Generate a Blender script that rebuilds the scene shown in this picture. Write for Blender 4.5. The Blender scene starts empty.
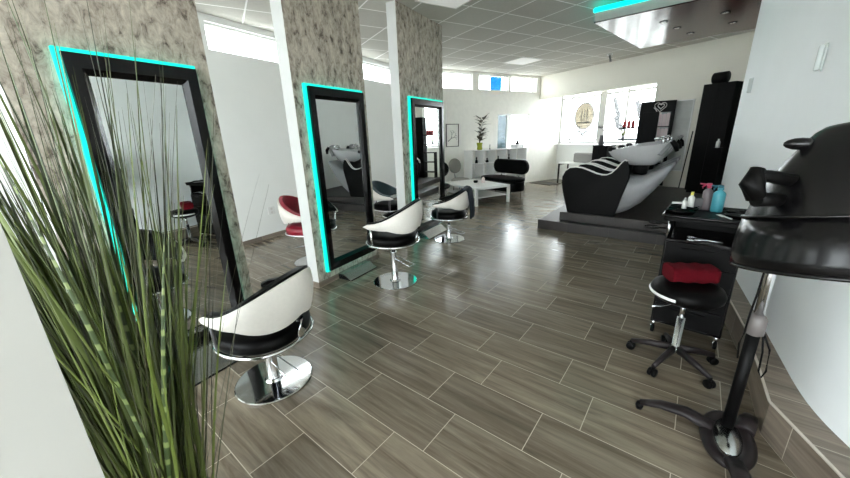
import bpy, bmesh, math, random
from mathutils import Vector, Matrix, Euler
R = math.radians
PI = math.pi
sc = bpy.context.scene
COL = sc.collection
rnd = random.Random(7)

# ------------------------------------------------------------------ materials
SKY_BACK, SKY_FRONT = 4.9, 5.3
def new_mat(name):
    m = bpy.data.materials.new(name); m.use_nodes = True
    nt = m.node_tree; nt.nodes.clear()
    out = nt.nodes.new('ShaderNodeOutputMaterial')
    b = nt.nodes.new('ShaderNodeBsdfPrincipled')
    nt.links.new(b.outputs[0], out.inputs[0])
    return m, nt, b, out

def srgb(r, g, b):
    f = lambda c: ((c/255+.055)/1.055)**2.4 if c > 10 else c/255/12.92
    return (f(r), f(g), f(b), 1)

def simple(name, col, rough=.5, metal=0, var=.06, scale=18, bump=0, coat=0, spec=.5):
    """procedural surface: a base colour with faint noise in colour and roughness"""
    m, nt, b, out = new_mat(name)
    tc = nt.nodes.new('ShaderNodeTexCoord')
    n = nt.nodes.new('ShaderNodeTexNoise'); n.inputs['Scale'].default_value = scale; n.inputs['Detail'].default_value = 4
    nt.links.new(tc.outputs['Object'], n.inputs['Vector'])
    r = nt.nodes.new('ShaderNodeValToRGB')
    r.color_ramp.elements[0].position = .3; r.color_ramp.elements[1].position = .7
    r.color_ramp.elements[0].color = tuple(c*(1-var) for c in col[:3])+(1,)
    r.color_ramp.elements[1].color = tuple(min(1, c*(1+var)) for c in col[:3])+(1,)
    nt.links.new(n.outputs['Fac'], r.inputs[0]); nt.links.new(r.outputs[0], b.inputs['Base Color'])
    b.inputs['Roughness'].default_value = rough; b.inputs['Metallic'].default_value = metal
    b.inputs['Specular IOR Level'].default_value = spec
    if coat: b.inputs['Coat Weight'].default_value = coat; b.inputs['Coat Roughness'].default_value = .05
    if bump:
        bp = nt.nodes.new('ShaderNodeBump'); bp.inputs['Strength'].default_value = bump; bp.inputs['Distance'].default_value = .004
        nt.links.new(n.outputs['Fac'], bp.inputs['Height']); nt.links.new(bp.outputs[0], b.inputs['Normal'])
    return m

def emit(name, col, strength):
    m, nt, b, out = new_mat(name)
    b.inputs['Base Color'].default_value = col; b.inputs['Roughness'].default_value = .6
    b.inputs['Emission Color'].default_value = col; b.inputs['Emission Strength'].default_value = strength
    return m

def tinted(name, col, gloss=.06, rough=.02):
    """thin clear sheet: transparent tinted, with a little mirror gloss"""
    m, nt, b, out = new_mat(name)
    nt.nodes.remove(b)
    t = nt.nodes.new('ShaderNodeBsdfTransparent'); t.inputs[0].default_value = col
    g = nt.nodes.new('ShaderNodeBsdfGlossy'); g.inputs['Roughness'].default_value = rough
    mx = nt.nodes.new('ShaderNodeMixShader'); mx.inputs[0].default_value = gloss
    nt.links.new(t.outputs[0], mx.inputs[1]); nt.links.new(g.outputs[0], mx.inputs[2]); nt.links.new(mx.outputs[0], out.inputs[0])
    return m

def plank_mat(name, dark, mid, light, grout, rough, rz=0, offx=.124, offy=.40, plane='XY', gain=1.0):
    """wood look tile planks .585 x .2925 laid with a third offset, light joints"""
    m, nt, b, out = new_mat(name)
    L = nt.links.new
    tc = nt.nodes.new('ShaderNodeTexCoord')
    mp = nt.nodes.new('ShaderNodeMapping'); mp.vector_type = 'TEXTURE'
    mp.inputs['Location'].default_value = (offx, offy, 0)
    mp.inputs['Rotation'].default_value = (0, 0, rz)
    L(tc.outputs['Object'], mp.inputs['Vector'])
    vec = mp.outputs[0]
    if plane != 'XY':
        s = nt.nodes.new('ShaderNodeSeparateXYZ'); c = nt.nodes.new('ShaderNodeCombineXYZ')
        L(tc.outputs['Object'], s.inputs[0]); L(s.outputs['Y'], c.inputs['X']); L(s.outputs['Z'], c.inputs['Y']); vec = c.outputs[0]
    br = nt.nodes.new('ShaderNodeTexBrick')
    br.offset = .6667; br.offset_frequency = 2; br.squash = 1
    br.inputs['Scale'].default_value = 1; br.inputs['Brick Width'].default_value = .585; br.inputs['Row Height'].default_value = .2925
    br.inputs['Mortar Size'].default_value = .0022; br.inputs['Mortar Smooth'].default_value = .2; br.inputs['Bias'].default_value = 0
    br.inputs['Color1'].default_value = (0, 0, 0, 1); br.inputs['Color2'].default_value = (1, 1, 1, 1); br.inputs['Mortar'].default_value = (.5, .5, .5, 1)
    L(vec, br.inputs['Vector'])
    # per plank shift of the grain
    sh = nt.nodes.new('ShaderNodeVectorMath'); sh.operation = 'SCALE'; sh.inputs['Scale'].default_value = 37
    L(br.outputs['Color'], sh.inputs[0])
    ad = nt.nodes.new('ShaderNodeVectorMath'); ad.operation = 'ADD'
    L(vec, ad.inputs[0]); L(sh.outputs[0], ad.inputs[1])
    st = nt.nodes.new('ShaderNodeVectorMath'); st.operation = 'MULTIPLY'; st.inputs[1].default_value = (1.0, 13, 1)
    L(ad.outputs[0], st.inputs[0])
    n1 = nt.nodes.new('ShaderNodeTexNoise'); n1.inputs['Scale'].default_value = 1.5; n1.inputs['Detail'].default_value = 7; n1.inputs['Roughness'].default_value = .66; n1.inputs['Distortion'].default_value = .5
    L(st.outputs[0], n1.inputs['Vector'])
    ramp = nt.nodes.new('ShaderNodeValToRGB')
    e = ramp.color_ramp.elements; e[0].position = .30; e[1].position = .72
    e[0].color = dark; e[1].color = light
    k = e.new(.5); k.color = mid
    L(n1.outputs['Fac'], ramp.inputs[0])
    hv = nt.nodes.new('ShaderNodeHueSaturation')
    mr = nt.nodes.new('ShaderNodeMapRange'); mr.inputs['To Min'].default_value = .78*gain; mr.inputs['To Max'].default_value = 1.18*gain
    L(br.outputs['Color'], mr.inputs['Value']); L(mr.outputs[0], hv.inputs['Value']); L(ramp.outputs[0], hv.inputs['Color'])
    mx = nt.nodes.new('ShaderNodeMix'); mx.data_type = 'RGBA'
    L(br.outputs['Fac'], mx.inputs[0]); L(hv.outputs[0], mx.inputs[6]); mx.inputs[7].default_value = grout
    L(mx.outputs[2], b.inputs['Base Color'])
    rr = nt.nodes.new('ShaderNodeMapRange'); rr.inputs['To Min'].default_value = rough-.08; rr.inputs['To Max'].default_value = rough+.12
    L(n1.outputs['Fac'], rr.inputs['Value']); L(rr.outputs[0], b.inputs['Roughness'])
    bp = nt.nodes.new('ShaderNodeBump'); bp.inputs['Strength'].default_value = .10; bp.inputs['Distance'].default_value = .003
    L(n1.outputs['Fac'], bp.inputs['Height']); L(bp.outputs[0], b.inputs['Normal'])
    return m

def wallpaper_mat():
    m, nt, b, out = new_mat('mottled_wallpaper'); L = nt.links.new
    tc = nt.nodes.new('ShaderNodeTexCoord')
    mp = nt.nodes.new('ShaderNodeMapping'); mp.inputs['Scale'].default_value = (1, 1.5, .85)
    L(tc.outputs['Object'], mp.inputs['Vector'])
    n1 = nt.nodes.new('ShaderNodeTexNoise'); n1.inputs['Scale'].default_value = 13; n1.inputs['Detail'].default_value = 8; n1.inputs['Roughness'].default_value = .7; n1.inputs['Distortion'].default_value = .45
    L(mp.outputs[0], n1.inputs['Vector'])
    r1 = nt.nodes.new('ShaderNodeValToRGB'); e = r1.color_ramp.elements
    e[0].position = .35; e[0].color = srgb(86, 74, 64); e[1].position = .66; e[1].color = srgb(212, 202, 188)
    k = e.new(.45); k.color = srgb(166, 154, 141); k2 = e.new(.55); k2.color = srgb(190, 180, 166)
    L(n1.outputs['Fac'], r1.inputs[0])
    n2 = nt.nodes.new('ShaderNodeTexNoise'); n2.inputs['Scale'].default_value = 2.2; n2.inputs['Detail'].default_value = 3
    L(tc.outputs['Object'], n2.inputs['Vector'])
    hv = nt.nodes.new('ShaderNodeHueSaturation'); mr = nt.nodes.new('ShaderNodeMapRange'); mr.inputs['To Min'].default_value = .84; mr.inputs['To Max'].default_value = 1.14
    L(n2.outputs['Fac'], mr.inputs['Value']); L(mr.outputs[0], hv.inputs['Value']); L(r1.outputs[0], hv.inputs['Color']); L(hv.outputs[0], b.inputs['Base Color'])
    b.inputs['Roughness'].default_value = .6
    bp = nt.nodes.new('ShaderNodeBump'); bp.inputs['Strength'].default_value = .2; bp.inputs['Distance'].default_value = .003
    L(n1.outputs['Fac'], bp.inputs['Height']); L(bp.outputs[0], b.inputs['Normal'])
    return m

def ceiling_mat():
    m, nt, b, out = new_mat('ceiling_tiles'); L = nt.links.new
    tc = nt.nodes.new('ShaderNodeTexCoord')
    mp = nt.nodes.new('ShaderNodeMapping'); mp.vector_type = 'TEXTURE'
    mp.inputs['Location'].default_value = CEIL_O; mp.inputs['Rotation'].default_value = (0, 0, R(-21.5))
    L(tc.outputs['Object'], mp.inputs['Vector'])
    br = nt.nodes.new('ShaderNodeTexBrick'); br.offset = 0; br.squash = 1
    br.inputs['Scale'].default_value = 1; br.inputs['Brick Width'].default_value = CT; br.inputs['Row Height'].default_value = CT
    br.inputs['Mortar Size'].default_value = .011; br.inputs['Mortar Smooth'].default_value = .1
    br.inputs['Color1'].default_value = srgb(188, 184, 176); br.inputs['Color2'].default_value = srgb(196, 193, 184); br.inputs['Mortar'].default_value = srgb(252, 251, 248)
    L(mp.outputs[0], br.inputs['Vector'])
    n = nt.nodes.new('ShaderNodeTexNoise'); n.inputs['Scale'].default_value = 60; n.inputs['Detail'].default_value = 5
    st = nt.nodes.new('ShaderNodeVectorMath'); st.operation = 'MULTIPLY'; st.inputs[1].default_value = (1, .25, 1)
    L(mp.outputs[0], st.inputs[0]); L(st.outputs[0], n.inputs['Vector'])
    hv = nt.nodes.new('ShaderNodeHueSaturation'); mr = nt.nodes.new('ShaderNodeMapRange'); mr.inputs['To Min'].default_value = .86; mr.inputs['To Max'].default_value = 1.12
    L(n.outputs['Fac'], mr.inputs['Value']); L(mr.outputs[0], hv.inputs['Value']); L(br.outputs['Color'], hv.inputs['Color']); L(hv.outputs[0], b.inputs['Base Color'])
    b.inputs['Roughness'].default_value = .9
    return m

def leaf_mat(name, lo, hi, bands=None):
    m, nt, b, out = new_mat(name); L = nt.links.new
    g = nt.nodes.new('ShaderNodeNewGeometry')
    r = nt.nodes.new('ShaderNodeValToRGB'); r.color_ramp.elements[0].color = lo; r.color_ramp.elements[1].color = hi
    L(g.outputs['Random Per Island'], r.inputs[0])
    src = r.outputs[0]
    if bands:
        tc = nt.nodes.new('ShaderNodeTexCoord'); s = nt.nodes.new('ShaderNodeSeparateXYZ'); L(tc.outputs['Object'], s.inputs[0])
        mu = nt.nodes.new('ShaderNodeMath'); mu.operation = 'MULTIPLY'; mu.inputs[1].default_value = 95; L(s.outputs['Z'], mu.inputs[0])
        sn = nt.nodes.new('ShaderNodeMath'); sn.operation = 'SINE'; L(mu.outputs[0], sn.inputs[0])
        r2 = nt.nodes.new('ShaderNodeValToRGB'); r2.color_ramp.elements[0].position = .35; r2.color_ramp.elements[1].position = .75
        L(sn.outputs[0], r2.inputs[0])
        mx = nt.nodes.new('ShaderNodeMix'); mx.data_type = 'RGBA'; L(r2.outputs[0], mx.inputs[0]); L(src, mx.inputs[6]); mx.inputs[7].default_value = bands; src = mx.outputs[2]
    L(src, b.inputs['Base Color']); b.inputs['Roughness'].default_value = .45
    return m

CT = .636; CEIL_O = (-2.165, 5.555, 0)
WHITE = simple('white_wall_paint', srgb(240, 241, 238), .75, var=.012, scale=3)
WALLC = simple('cool_white_wall_paint', srgb(236, 239, 240), .6, var=.012, scale=3)
CREAM = simple('cream_wall_paint', srgb(228, 224, 212), .75, var=.012, scale=3)
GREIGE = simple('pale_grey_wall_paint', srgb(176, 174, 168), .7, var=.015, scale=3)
FRAMEG = simple('backlit_window_frame', srgb(176, 176, 174), .5, var=.02)  # greyed copy of the white frame, backlit shade put into its colour
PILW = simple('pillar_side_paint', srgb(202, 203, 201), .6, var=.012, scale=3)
FRAMEW = simple('white_window_frame', srgb(232, 232, 230), .4, var=.02)
FLOOR = plank_mat('wood_look_floor_tiles', srgb(84, 75, 63), srgb(111, 101, 87), srgb(138, 127, 111), srgb(182, 172, 155), .21)
PLAT = plank_mat('shaded_wood_look_platform_tiles', srgb(36, 32, 31), srgb(48, 43, 41), srgb(64, 58, 55), srgb(70, 64, 60), .45)  # floor planks in a darker copy, the platform's shade put into the colour
LEDGE = plank_mat('wood_look_skirting_tiles', srgb(96, 84, 73), srgb(126, 114, 101), srgb(152, 140, 126), srgb(182, 172, 158), .45)
LEDGE2 = plank_mat('wood_look_skirting_tiles_upright', srgb(96, 84, 73), srgb(124, 112, 99), srgb(150, 138, 124), srgb(182, 172, 158), .45, plane='YZ')
TRIM = simple('pale_edge_profile', srgb(196, 186, 174), .35, var=.03)
PAPER = wallpaper_mat()
CEIL = ceiling_mat()
BLACKG = simple('glossy_black_lacquer', srgb(11, 9, 10), .16, var=.1, spec=.3)
BLACKM = simple('matt_black', srgb(8, 7, 7), .5, var=.12, spec=.12)
BLACKL = simple('black_leatherette', srgb(7, 6, 6), .42, var=.15, scale=60, bump=.03, spec=.09)
SHELLW = simple('off_white_leatherette', srgb(222, 217, 209), .5, var=.025, scale=50, bump=.08)
REDL = simple('red_leatherette', srgb(136, 18, 40), .42, var=.12, scale=40)
TEALL = simple('dark_teal_leatherette', srgb(30, 56, 60), .42, var=.15, scale=40)
GREYL = simple('charcoal_leatherette', srgb(70, 68, 70), .45, var=.08)
CHROME = simple('polished_chrome', srgb(222, 222, 224), .07, 1, var=.02)
STEEL = simple('brushed_steel', srgb(190, 192, 192), .22, 1, var=.05, scale=80)
LED2 = emit('bright_teal_led', (0.0, .46, .36, 1), 1.7)
MIRROR = simple('mirror_glass', srgb(236, 240, 238), .008, 1, var=.003, scale=1)
LED = emit('teal_led', (0.0, .46, .34, 1), .66)
PLASTW = simple('white_plastic', srgb(228, 228, 226), .35, var=.02)
PIPING = simple('white_piping', srgb(232, 230, 226), .4, var=.02)
CERAM = simple('grey_white_ceramic', srgb(186, 186, 187), .14, var=.02, coat=.4)
BASEG = simple('silver_grey_shell', srgb(142, 142, 144), .4, var=.03)
LACQ = simple('glossy_dark_red_brown_panel', srgb(84, 46, 44), .2, var=.35, scale=2.2)
PANELG = simple('grey_panel_edge', srgb(168, 172, 166), .6, var=.03)
GREYF = simple('grey_fabric', srgb(134, 132, 130), .85, var=.1, scale=90, bump=.3)
GREYP = simple('warm_grey_upholstery', srgb(150, 147, 140), .7, var=.04)
NAVY = simple('dark_navy_cloth', srgb(36, 42, 52), .9, var=.2, scale=40, bump=.4)
TOWEL = simple('deep_red_towel', srgb(82, 4, 16), .95, var=.18, scale=140, bump=.8, spec=.15)
LEAF = leaf_mat('grass_leaf', srgb(36, 44, 14), srgb(98, 112, 46))
LEAFD = leaf_mat('thin_grass_leaf', srgb(34, 34, 20), srgb(70, 72, 42))
LEAFZ = leaf_mat('banded_grass_leaf', srgb(42, 56, 22), srgb(60, 78, 34), srgb(124, 138, 82))
LEAFP = leaf_mat('house_plant_leaf', srgb(42, 40, 26), srgb(66, 62, 36))
SOIL = simple('dark_soil', srgb(46, 38, 30), .95, var=.3, scale=60, bump=.6)
LIME = simple('lime_glazed_pot', srgb(150, 156, 40), .25, var=.08)
GLASS = tinted('window_glass', (.96, .98, .98, 1))
BLUEF = tinted('pale_blue_frosted_film', (.12, .155, .17, 1), .08, .2)
BLUES = tinted('sky_blue_window_sticker', (.05, .19, .32, 1), .03, .2)
FROST = tinted('frosted_window_film', (.25, .25, .25, 1), .05, .3)
BEIGES = tinted('beige_window_sticker', (.26, .24, .20, 1), .05, .3)
GREYS = tinted('grey_window_sticker', (.04, .042, .045, 1), .05, .3)
AQUA = simple('aqua_plastic', srgb(70, 156, 170), .3, var=.05)
DGREYP = simple('dusky_grey_plastic', srgb(108, 98, 102), .35, var=.05)
PINKP = simple('raspberry_plastic', srgb(176, 44, 82), .3, var=.05)
CLEARP = simple('milky_clear_plastic', srgb(204, 204, 200), .2, var=.05)
YELP = simple('yellow_plastic', srgb(206, 200, 90), .3, var=.05)
PINKW = simple('pale_pink_carton', srgb(232, 214, 214), .6, var=.03)
REDP = simple('red_carton', srgb(190, 60, 66), .5, var=.05)
POSTER = simple('pale_grey_picture', srgb(196, 197, 194), .22, var=.16, scale=3.2)
SMOKE = simple('smoked_dark_visor', srgb(11, 10, 11), .2, var=.1, spec=.3)
HOLDW = simple('light_grey_plastic', srgb(190, 196, 194), .35, var=.03)
HOODB = simple('black_hood_plastic', srgb(11, 10, 11), .26, var=.08, spec=.4)
BROWNB = simple('brown_black_plastic', srgb(30, 24, 25), .45, var=.1, spec=.3)
MAT = simple('dark_door_mat', srgb(70, 68, 64), .95, var=.2, scale=120, bump=.5)
BRICKW = simple('white_textured_wall', srgb(238, 236, 229), .8, var=.03, scale=9, bump=.4)
PAVE = simple('pale_pavement', srgb(190, 190, 186), .9, var=.05)
LAMPW = emit('ceiling_panel_light', (1, .98, .95, 1), .07)
BLACKW = simple('black_print', srgb(30, 28, 28), .7, var=.05)
EMBW = simple('pale_grey_print', srgb(214, 210, 206), .6, var=.03)

# ------------------------------------------------------------------ mesh helpers
class B:
    def __init__(s): s.bm = bmesh.new(); s.mi = 0
    def f(s, vs, smooth=False):
        try:
            fc = s.bm.faces.new(vs); fc.material_index = s.mi; fc.smooth = smooth; return fc
        except ValueError: return None
    def v(s, p): return s.bm.verts.new(p)
    def box(s, x0, x1, y0, y1, z0, z1):
        P = [(x0,y0,z0),(x1,y0,z0),(x1,y1,z0),(x0,y1,z0),(x0,y0,z1),(x1,y0,z1),(x1,y1,z1),(x0,y1,z1)]
        v = [s.v(p) for p in P]
        for q in ((3,2,1,0),(4,5,6,7),(0,1,5,4),(1,2,6,5),(2,3,7,6),(3,0,4,7)): s.f([v[i] for i in q])
        return s
    def hexa(s, P):
        v = [s.v(p) for p in P]
        for q in ((3,2,1,0),(4,5,6,7),(0,1,5,4),(1,2,6,5),(2,3,7,6),(3,0,4,7)): s.f([v[i] for i in q])
        return s
    def prism(s, poly, a0, a1, axis='z', smooth=False):
        def mk(p, a): return {'z': (p[0], p[1], a), 'y': (p[0], a, p[1]), 'x': (a, p[0], p[1])}[axis]
        lo = [s.v(mk(p, a0)) for p in poly]; hi = [s.v(mk(p, a1)) for p in poly]
        n = len(poly); s.f(lo[::-1]); s.f(hi)
        for i in range(n): s.f([lo[i], lo[(i+1) % n], hi[(i+1) % n], hi[i]], smooth)
        return s
    def ring(s, c, t, r, n, up=Vector((0, 0, 1)), sx=1, sy=1):
        t = Vector(t).normalized()
        a = t.cross(up)
        if a.length < 1e-4: a = t.cross(Vector((1, 0, 0)))
        a.normalize(); b = t.cross(a).normalized()
        return [s.v(Vector(c)+a*(math.cos(2*PI*i/n)*r*sx)+b*(math.sin(2*PI*i/n)*r*sy)) for i in range(n)]
    def tube(s, pts, r, n=10, closed=False, sx=1, sy=1, up=Vector((0, 0, 1))):
        pts = [Vector(p) for p in pts]; m = len(pts)
        rs = r if isinstance(r, (list, tuple)) else [r]*m
        rings = []
        for i in range(m):
            if closed: t = pts[(i+1) % m]-pts[i-1]
            else: t = pts[min(i+1, m-1)]-pts[max(i-1, 0)]
            rings.append(s.ring(pts[i], t, rs[i], n, up, sx, sy))
        for i in range(m if closed else m-1):
            A, Bq = rings[i], rings[(i+1) % m]
            for j in range(n): s.f([A[j], A[(j+1) % n], Bq[(j+1) % n], Bq[j]], True)
        if not closed: s.f(rings[0][::-1]); s.f(rings[-1])
        return s
    def lathe(s, prof, n=32, c=(0, 0, 0), M=None, smooth=True, sx=1, sy=1):
        M = M or Matrix.Identity(4); c = Vector(c); rings = []
        for r, z in prof:
            if r < 1e-5: rings.append([s.v(M @ Vector((0, 0, z))+c)])
            else: rings.append([s.v(M @ Vector((r*sx*math.cos(2*PI*i/n), r*sy*math.sin(2*PI*i/n), z))+c) for i in range(n)])
        for A, Q in zip(rings, rings[1:]):
            for j in range(n):
                k = (j+1) % n
                if len(A) == 1 and len(Q) == 1: continue
                if len(A) == 1: s.f([A[0], Q[k], Q[j]], smooth)
                elif len(Q) == 1: s.f([A[j], A[k], Q[0]], smooth)
                else: s.f([A[j], A[k], Q[k], Q[j]], smooth)
        if len(rings[0]) > 1: s.f(rings[0][::-1])
        if len(rings[-1]) > 1: s.f(rings[-1])
        return s
    def grid(s, fn, nu, nv, cu=False, cv=False, smooth=True):
        V = [[s.v(fn(i/(nu if cu else nu-1), j/(nv if cv else nv-1))) for j in range(nv)] for i in range(nu)]
        for i in range(nu if cu else nu-1):
            for j in range(nv if cv else nv-1):
                s.f([V[i][j], V[(i+1) % nu][j], V[(i+1) % nu][(j+1) % nv], V[i][(j+1) % nv]], smooth)
        return s
    def ball(s, c, r, sx=1, sy=1, sz=1, n=16):
        prof = [(r*math.sin(PI*i/(n//2)), -r*sz*math.cos(PI*i/(n//2))) for i in range(n//2+1)]
        prof[0] = (0, prof[0][1]); prof[-1] = (0, prof[-1][1])
        return s.lathe(prof, n, c, sx=sx, sy=sy)
    def make(s, name, mats, parent=None, loc=(0, 0, 0), rz=0, bevel=0, seg=2, subsurf=0, solid=0, kind=None, weld=False):
        if weld: bmesh.ops.remove_doubles(s.bm, verts=s.bm.verts, dist=1e-5)
        bmesh.ops.recalc_face_normals(s.bm, faces=s.bm.faces)
        me = bpy.data.meshes.new(name); s.bm.to_mesh(me); s.bm.free()
        for m in (mats if isinstance(mats, (list, tuple)) else [mats]): me.materials.append(m)
        o = bpy.data.objects.new(name, me); COL.objects.link(o)
        o.location = loc; o.rotation_euler = (0, 0, rz)
        if parent: o.parent = parent
        if solid: md = o.modifiers.new('solid', 'SOLIDIFY'); md.thickness = solid; md.offset = 0
        if bevel: md = o.modifiers.new('bevel', 'BEVEL'); md.width = bevel; md.segments = seg; md.limit_method = 'ANGLE'; md.angle_limit = R(40); md.harden_normals = False
        if subsurf: md = o.modifiers.new('sub', 'SUBSURF'); md.levels = subsurf; md.render_levels = subsurf
        if kind: o['kind'] = kind
        return o

def T(name, label, cat, loc=(0, 0, 0), rz=0, group=None):
    o = bpy.data.objects.new(name, None); COL.objects.link(o); o.empty_display_size = .1
    o.location = loc; o.rotation_euler = (0, 0, rz); o['label'] = label; o['category'] = cat
    if group: o['group'] = group
    return o
def tag(o, label, cat, group=None):
    o['label'] = label; o['category'] = cat
    if group: o['group'] = group
    return o
def S(o, label=None):
    o['kind'] = 'structure'
    if label: o['label'] = label
    return o
def plabel(o, l): o['label'] = l; return o
def arc(c, r, a0, a1, n, z=0, ry=None):
    ry = ry or r
    return [(c[0]+r*math.cos(a0+(a1-a0)*i/(n-1)), c[1]+ry*math.sin(a0+(a1-a0)*i/(n-1)), z) for i in range(n)]
def rrect(x0, x1, y0, y1, r, k=5):
    P = []
    for cx, cy, a in ((x1-r, y1-r, 0), (x0+r, y1-r, 90), (x0+r, y0+r, 180), (x1-r, y0+r, 270)):
        for i in range(k+1): P.append((cx+r*math.cos(R(a+90*i/k)), cy+r*math.sin(R(a+90*i/k))))
    return P

# ------------------------------------------------------------------ frames of reference of the plan
ZC = 3.10                                  # ceiling height
LA = R(8)                                  # the mirror side runs 8 degrees off the floor tiles
LN = Vector((math.cos(LA), math.sin(LA), 0)); LU = Vector((-math.sin(LA), math.cos(LA), 0))
def Lp(n, u, z=0): return LN*n+LU*u+Vector((0, 0, z))
WA = R(-22)                                # the street side runs 22 degrees the other way
Wb = Vector((math.cos(WA), math.sin(WA), 0)); Wa = Vector((-math.sin(WA), math.cos(WA), 0))
C0 = Vector((-3.91, 10.47, 0)); CN = Vector((-4.04, 10.80, 0))
def W0(t, s, z=0): return C0+Wb*t+Wa*s+Vector((0, 0, z))
def Wn(t, s, z=0): return CN+Wb*t+Wa*s+Vector((0, 0, z))
NL = -4.88                                 # left wall plane
# where the left wall meets the street wall (in left frame u and street frame s)
d = Lp(NL, 0)-CN
# Lp(NL,0)+LU*u = CN + Wa*s
det = LU.x*(-Wa.y)-LU.y*(-Wa.x)
UJ = ((-d.x)*(-Wa.y)-(-d.y)*(-Wa.x))/det
SJ = (Lp(NL, UJ)-CN).dot(Wa)
NP = -2.66                                 # pillar faces

# ------------------------------------------------------------------ setting
def poly_plane(name, pts, z, mat, thick=.05, up=True):
    b = B(); b.prism([(p[0], p[1]) for p in pts], z-thick if up else z, z if up else z+thick)
    return S(b.make(name, mat))
Jp = Lp(NL, UJ); Bk = Lp(NL, -2.6)
BAY = .95
E1 = Wn(0, BAY); E2 = Wn(3.32, BAY); E3 = Wn(3.32, 0); E4 = Wn(5.2, 0)
outline = [Bk, Jp, E1+Wa*.3, E2+Wa*.3, E3+Wa*.25, E4+Wa*.25, Vector((.9, 5.5, 0)), Vector((2.6, -2.2, 0)), Vector((-4.5, -3.2, 0))]
poly_plane('floor', outline, 0, FLOOR, .06)
poly_plane('ceiling', outline, ZC, CEIL, .08, False)
g = B(); g.box(-60, 60, -60, 60, -.3, -.12); S(g.make('floor_pavement', PAVE))

def wall_with_openings(name, x0, x1, y0, y1, z0, z1, holes, mat, rz, loc):
    """wall along local y between x0 and x1; holes = (ya, yb, za, zb), not overlapping in y"""
    b = B(); y = y0
    for ya, yb, za, zb in sorted(holes):
        if ya > y: b.box(x0, x1, y, ya, z0, z1)
        if za > z0: b.box(x0, x1, ya, yb, z0, za)
        if zb < z1: b.box(x0, x1, ya, yb, zb, z1)
        y = yb
    if y < y1: b.box(x0, x1, y, y1, z0, z1)
    return S(b.make(name, mat, loc=loc, rz=rz))
def window(name, x, ya, yb, za, zb, rz, loc, mull=(), tr=(), fw=.035, pane=GLASS, depth=.05, label=None):
    b = B()
    b.box(x-depth, x, ya, ya+fw, za, zb); b.box(x-depth, x, yb-fw, yb, za, zb); b.box(x-depth, x, ya+fw, yb-fw, za, za+fw); b.box(x-depth, x, ya+fw, yb-fw, zb-fw, zb)
    for m in mull: b.box(x-depth, x, m[0], m[1], za+fw, zb-fw)
    for t in tr:
        ys = [ya+fw]+[q for m in mull for q in m]+[yb-fw]
        for i in range(0, len(ys), 2): b.box(x-depth, x, ys[i], ys[i+1], t[0], t[1])
    o = S(b.make(name, FRAMEW, loc=loc, rz=rz))
    p = B(); p.box(x-depth*.6, x-depth*.6+.006, ya+fw*.5, yb-fw*.5, za+fw*.5, zb-fw*.5)
    q = p.make('pane', pane, o)
    return o
# left wall with its band of high windows
cl = [(.55, 2.55, 2.67, 3.02), (2.86, 4.72, 2.67, 3.02), (4.84, UJ-.12, 2.67, 3.02)]
wall_with_openings('wall_left', NL-.2, NL, -2.6, UJ, 0, ZC+.02, cl, WHITE, LA, (0, 0, 0))
for i, h in enumerate(cl): window('window_%d' % (i+1), NL-.05, *h, LA, (0, 0, 0), fw=.03)
b = B(); b.box(NL, NL+.012, -2.6, UJ, 0, .07); S(b.make('baseboard_left', LEDGE2, rz=LA))
# street wall with three lettered high windows and a glazed strip
k = 1.032
hz = [(-4.55, -2.53, 2.65, 3.055), (-2.31, -1.25, 2.65, 3.055), (-1.18, -.13, 2.65, 3.055)]
b = B()
segs = [(SJ, -4.55), (-2.53, -2.31), (-1.25, -1.18), (-.13, BAY+.25)]
for a0, a1 in segs: b.box(-.2, 0, a0, a1, 2.12, ZC+.02)
for h in hz: b.box(-.2, 0, h[0], h[1], 2.12, h[2]); b.box(-.2, 0, h[0], h[1], h[3], ZC+.02)
b.box(-.2, 0, SJ, -1.62, 0, 2.12); b.box(-.2, 0, -.37, BAY+.25, 0, 2.12); b.box(-.2, 0, -1.62, -.37, 0, .95); b.box(-.2, 0, -1.62, -.37, 2.06, 2.12)
S(b.make('wall_street', BRICKW, loc=CN, rz=WA))
for i, h in enumerate(hz):
    w = window('window_%d' % (i+4), -.05, *h, WA, CN, fw=.03)
    if i == 1:
        p = B(); p.hexa([(-.082, -1.85, 2.685), (-.078, -1.85, 2.685), (-.078, -1.46, 2.685), (-.082, -1.46, 2.685), (-.082, -1.87, 3.02), (-.078, -1.87, 3.02), (-.078, -1.46, 3.02), (-.082, -1.46, 3.02)])
        plabel(p.make('sticker', BLUES, w), 'sky blue sticker on the high window pane')
def lettering(txt, size, mat, parent, M, name='lettering', ext=.002):
    cu = bpy.data.curves.new('txt', 'FONT'); cu.body = txt; cu.size = size; cu.extrude = ext; cu.align_x = 'CENTER'; cu.align_y = 'CENTER'
    ob = bpy.data.objects.new('txt', cu); COL.objects.link(ob)
    dg = bpy.context.evaluated_depsgraph_get(); me = bpy.data.meshes.new_from_object(ob.evaluated_get(dg))
    bpy.data.objects.remove(ob)
    me.transform(M); me.materials.clear(); me.materials.append(mat); me.name = name
    o = bpy.data.objects.new(name, me); COL.objects.link(o); o.parent = parent
    return o
# text stands on local plane x = const, reads along +y (seen from +x)
def Mtext(x, y, z): return Matrix.Translation((x, y, z)) @ Matrix.Rotation(R(90), 4, 'Z') @ Matrix.Rotation(R(90), 4, 'X')
W5 = bpy.data.objects['window_5']; W6 = bpy.data.objects['window_6']
lettering('O', .24, GREYS, W5, Mtext(-.074, -2.05, 2.85))
lettering('T', .26, GREYS, W6, Mtext(-.074, -.93, 2.85))
lettering('2', .26, GREYS, W6, Mtext(-.074, -.42, 2.85))
w = window('window_7', -.04, -1.62, -.37, .95, 2.06, WA, CN, mull=((-1.24, -1.10),), fw=.04)
p = B(); p.box(-.062, -.058, -1.58, -1.24, .99, 2.02); plabel(p.make('film', BLUEF, w), 'pale blue film on the narrow pane')
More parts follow.
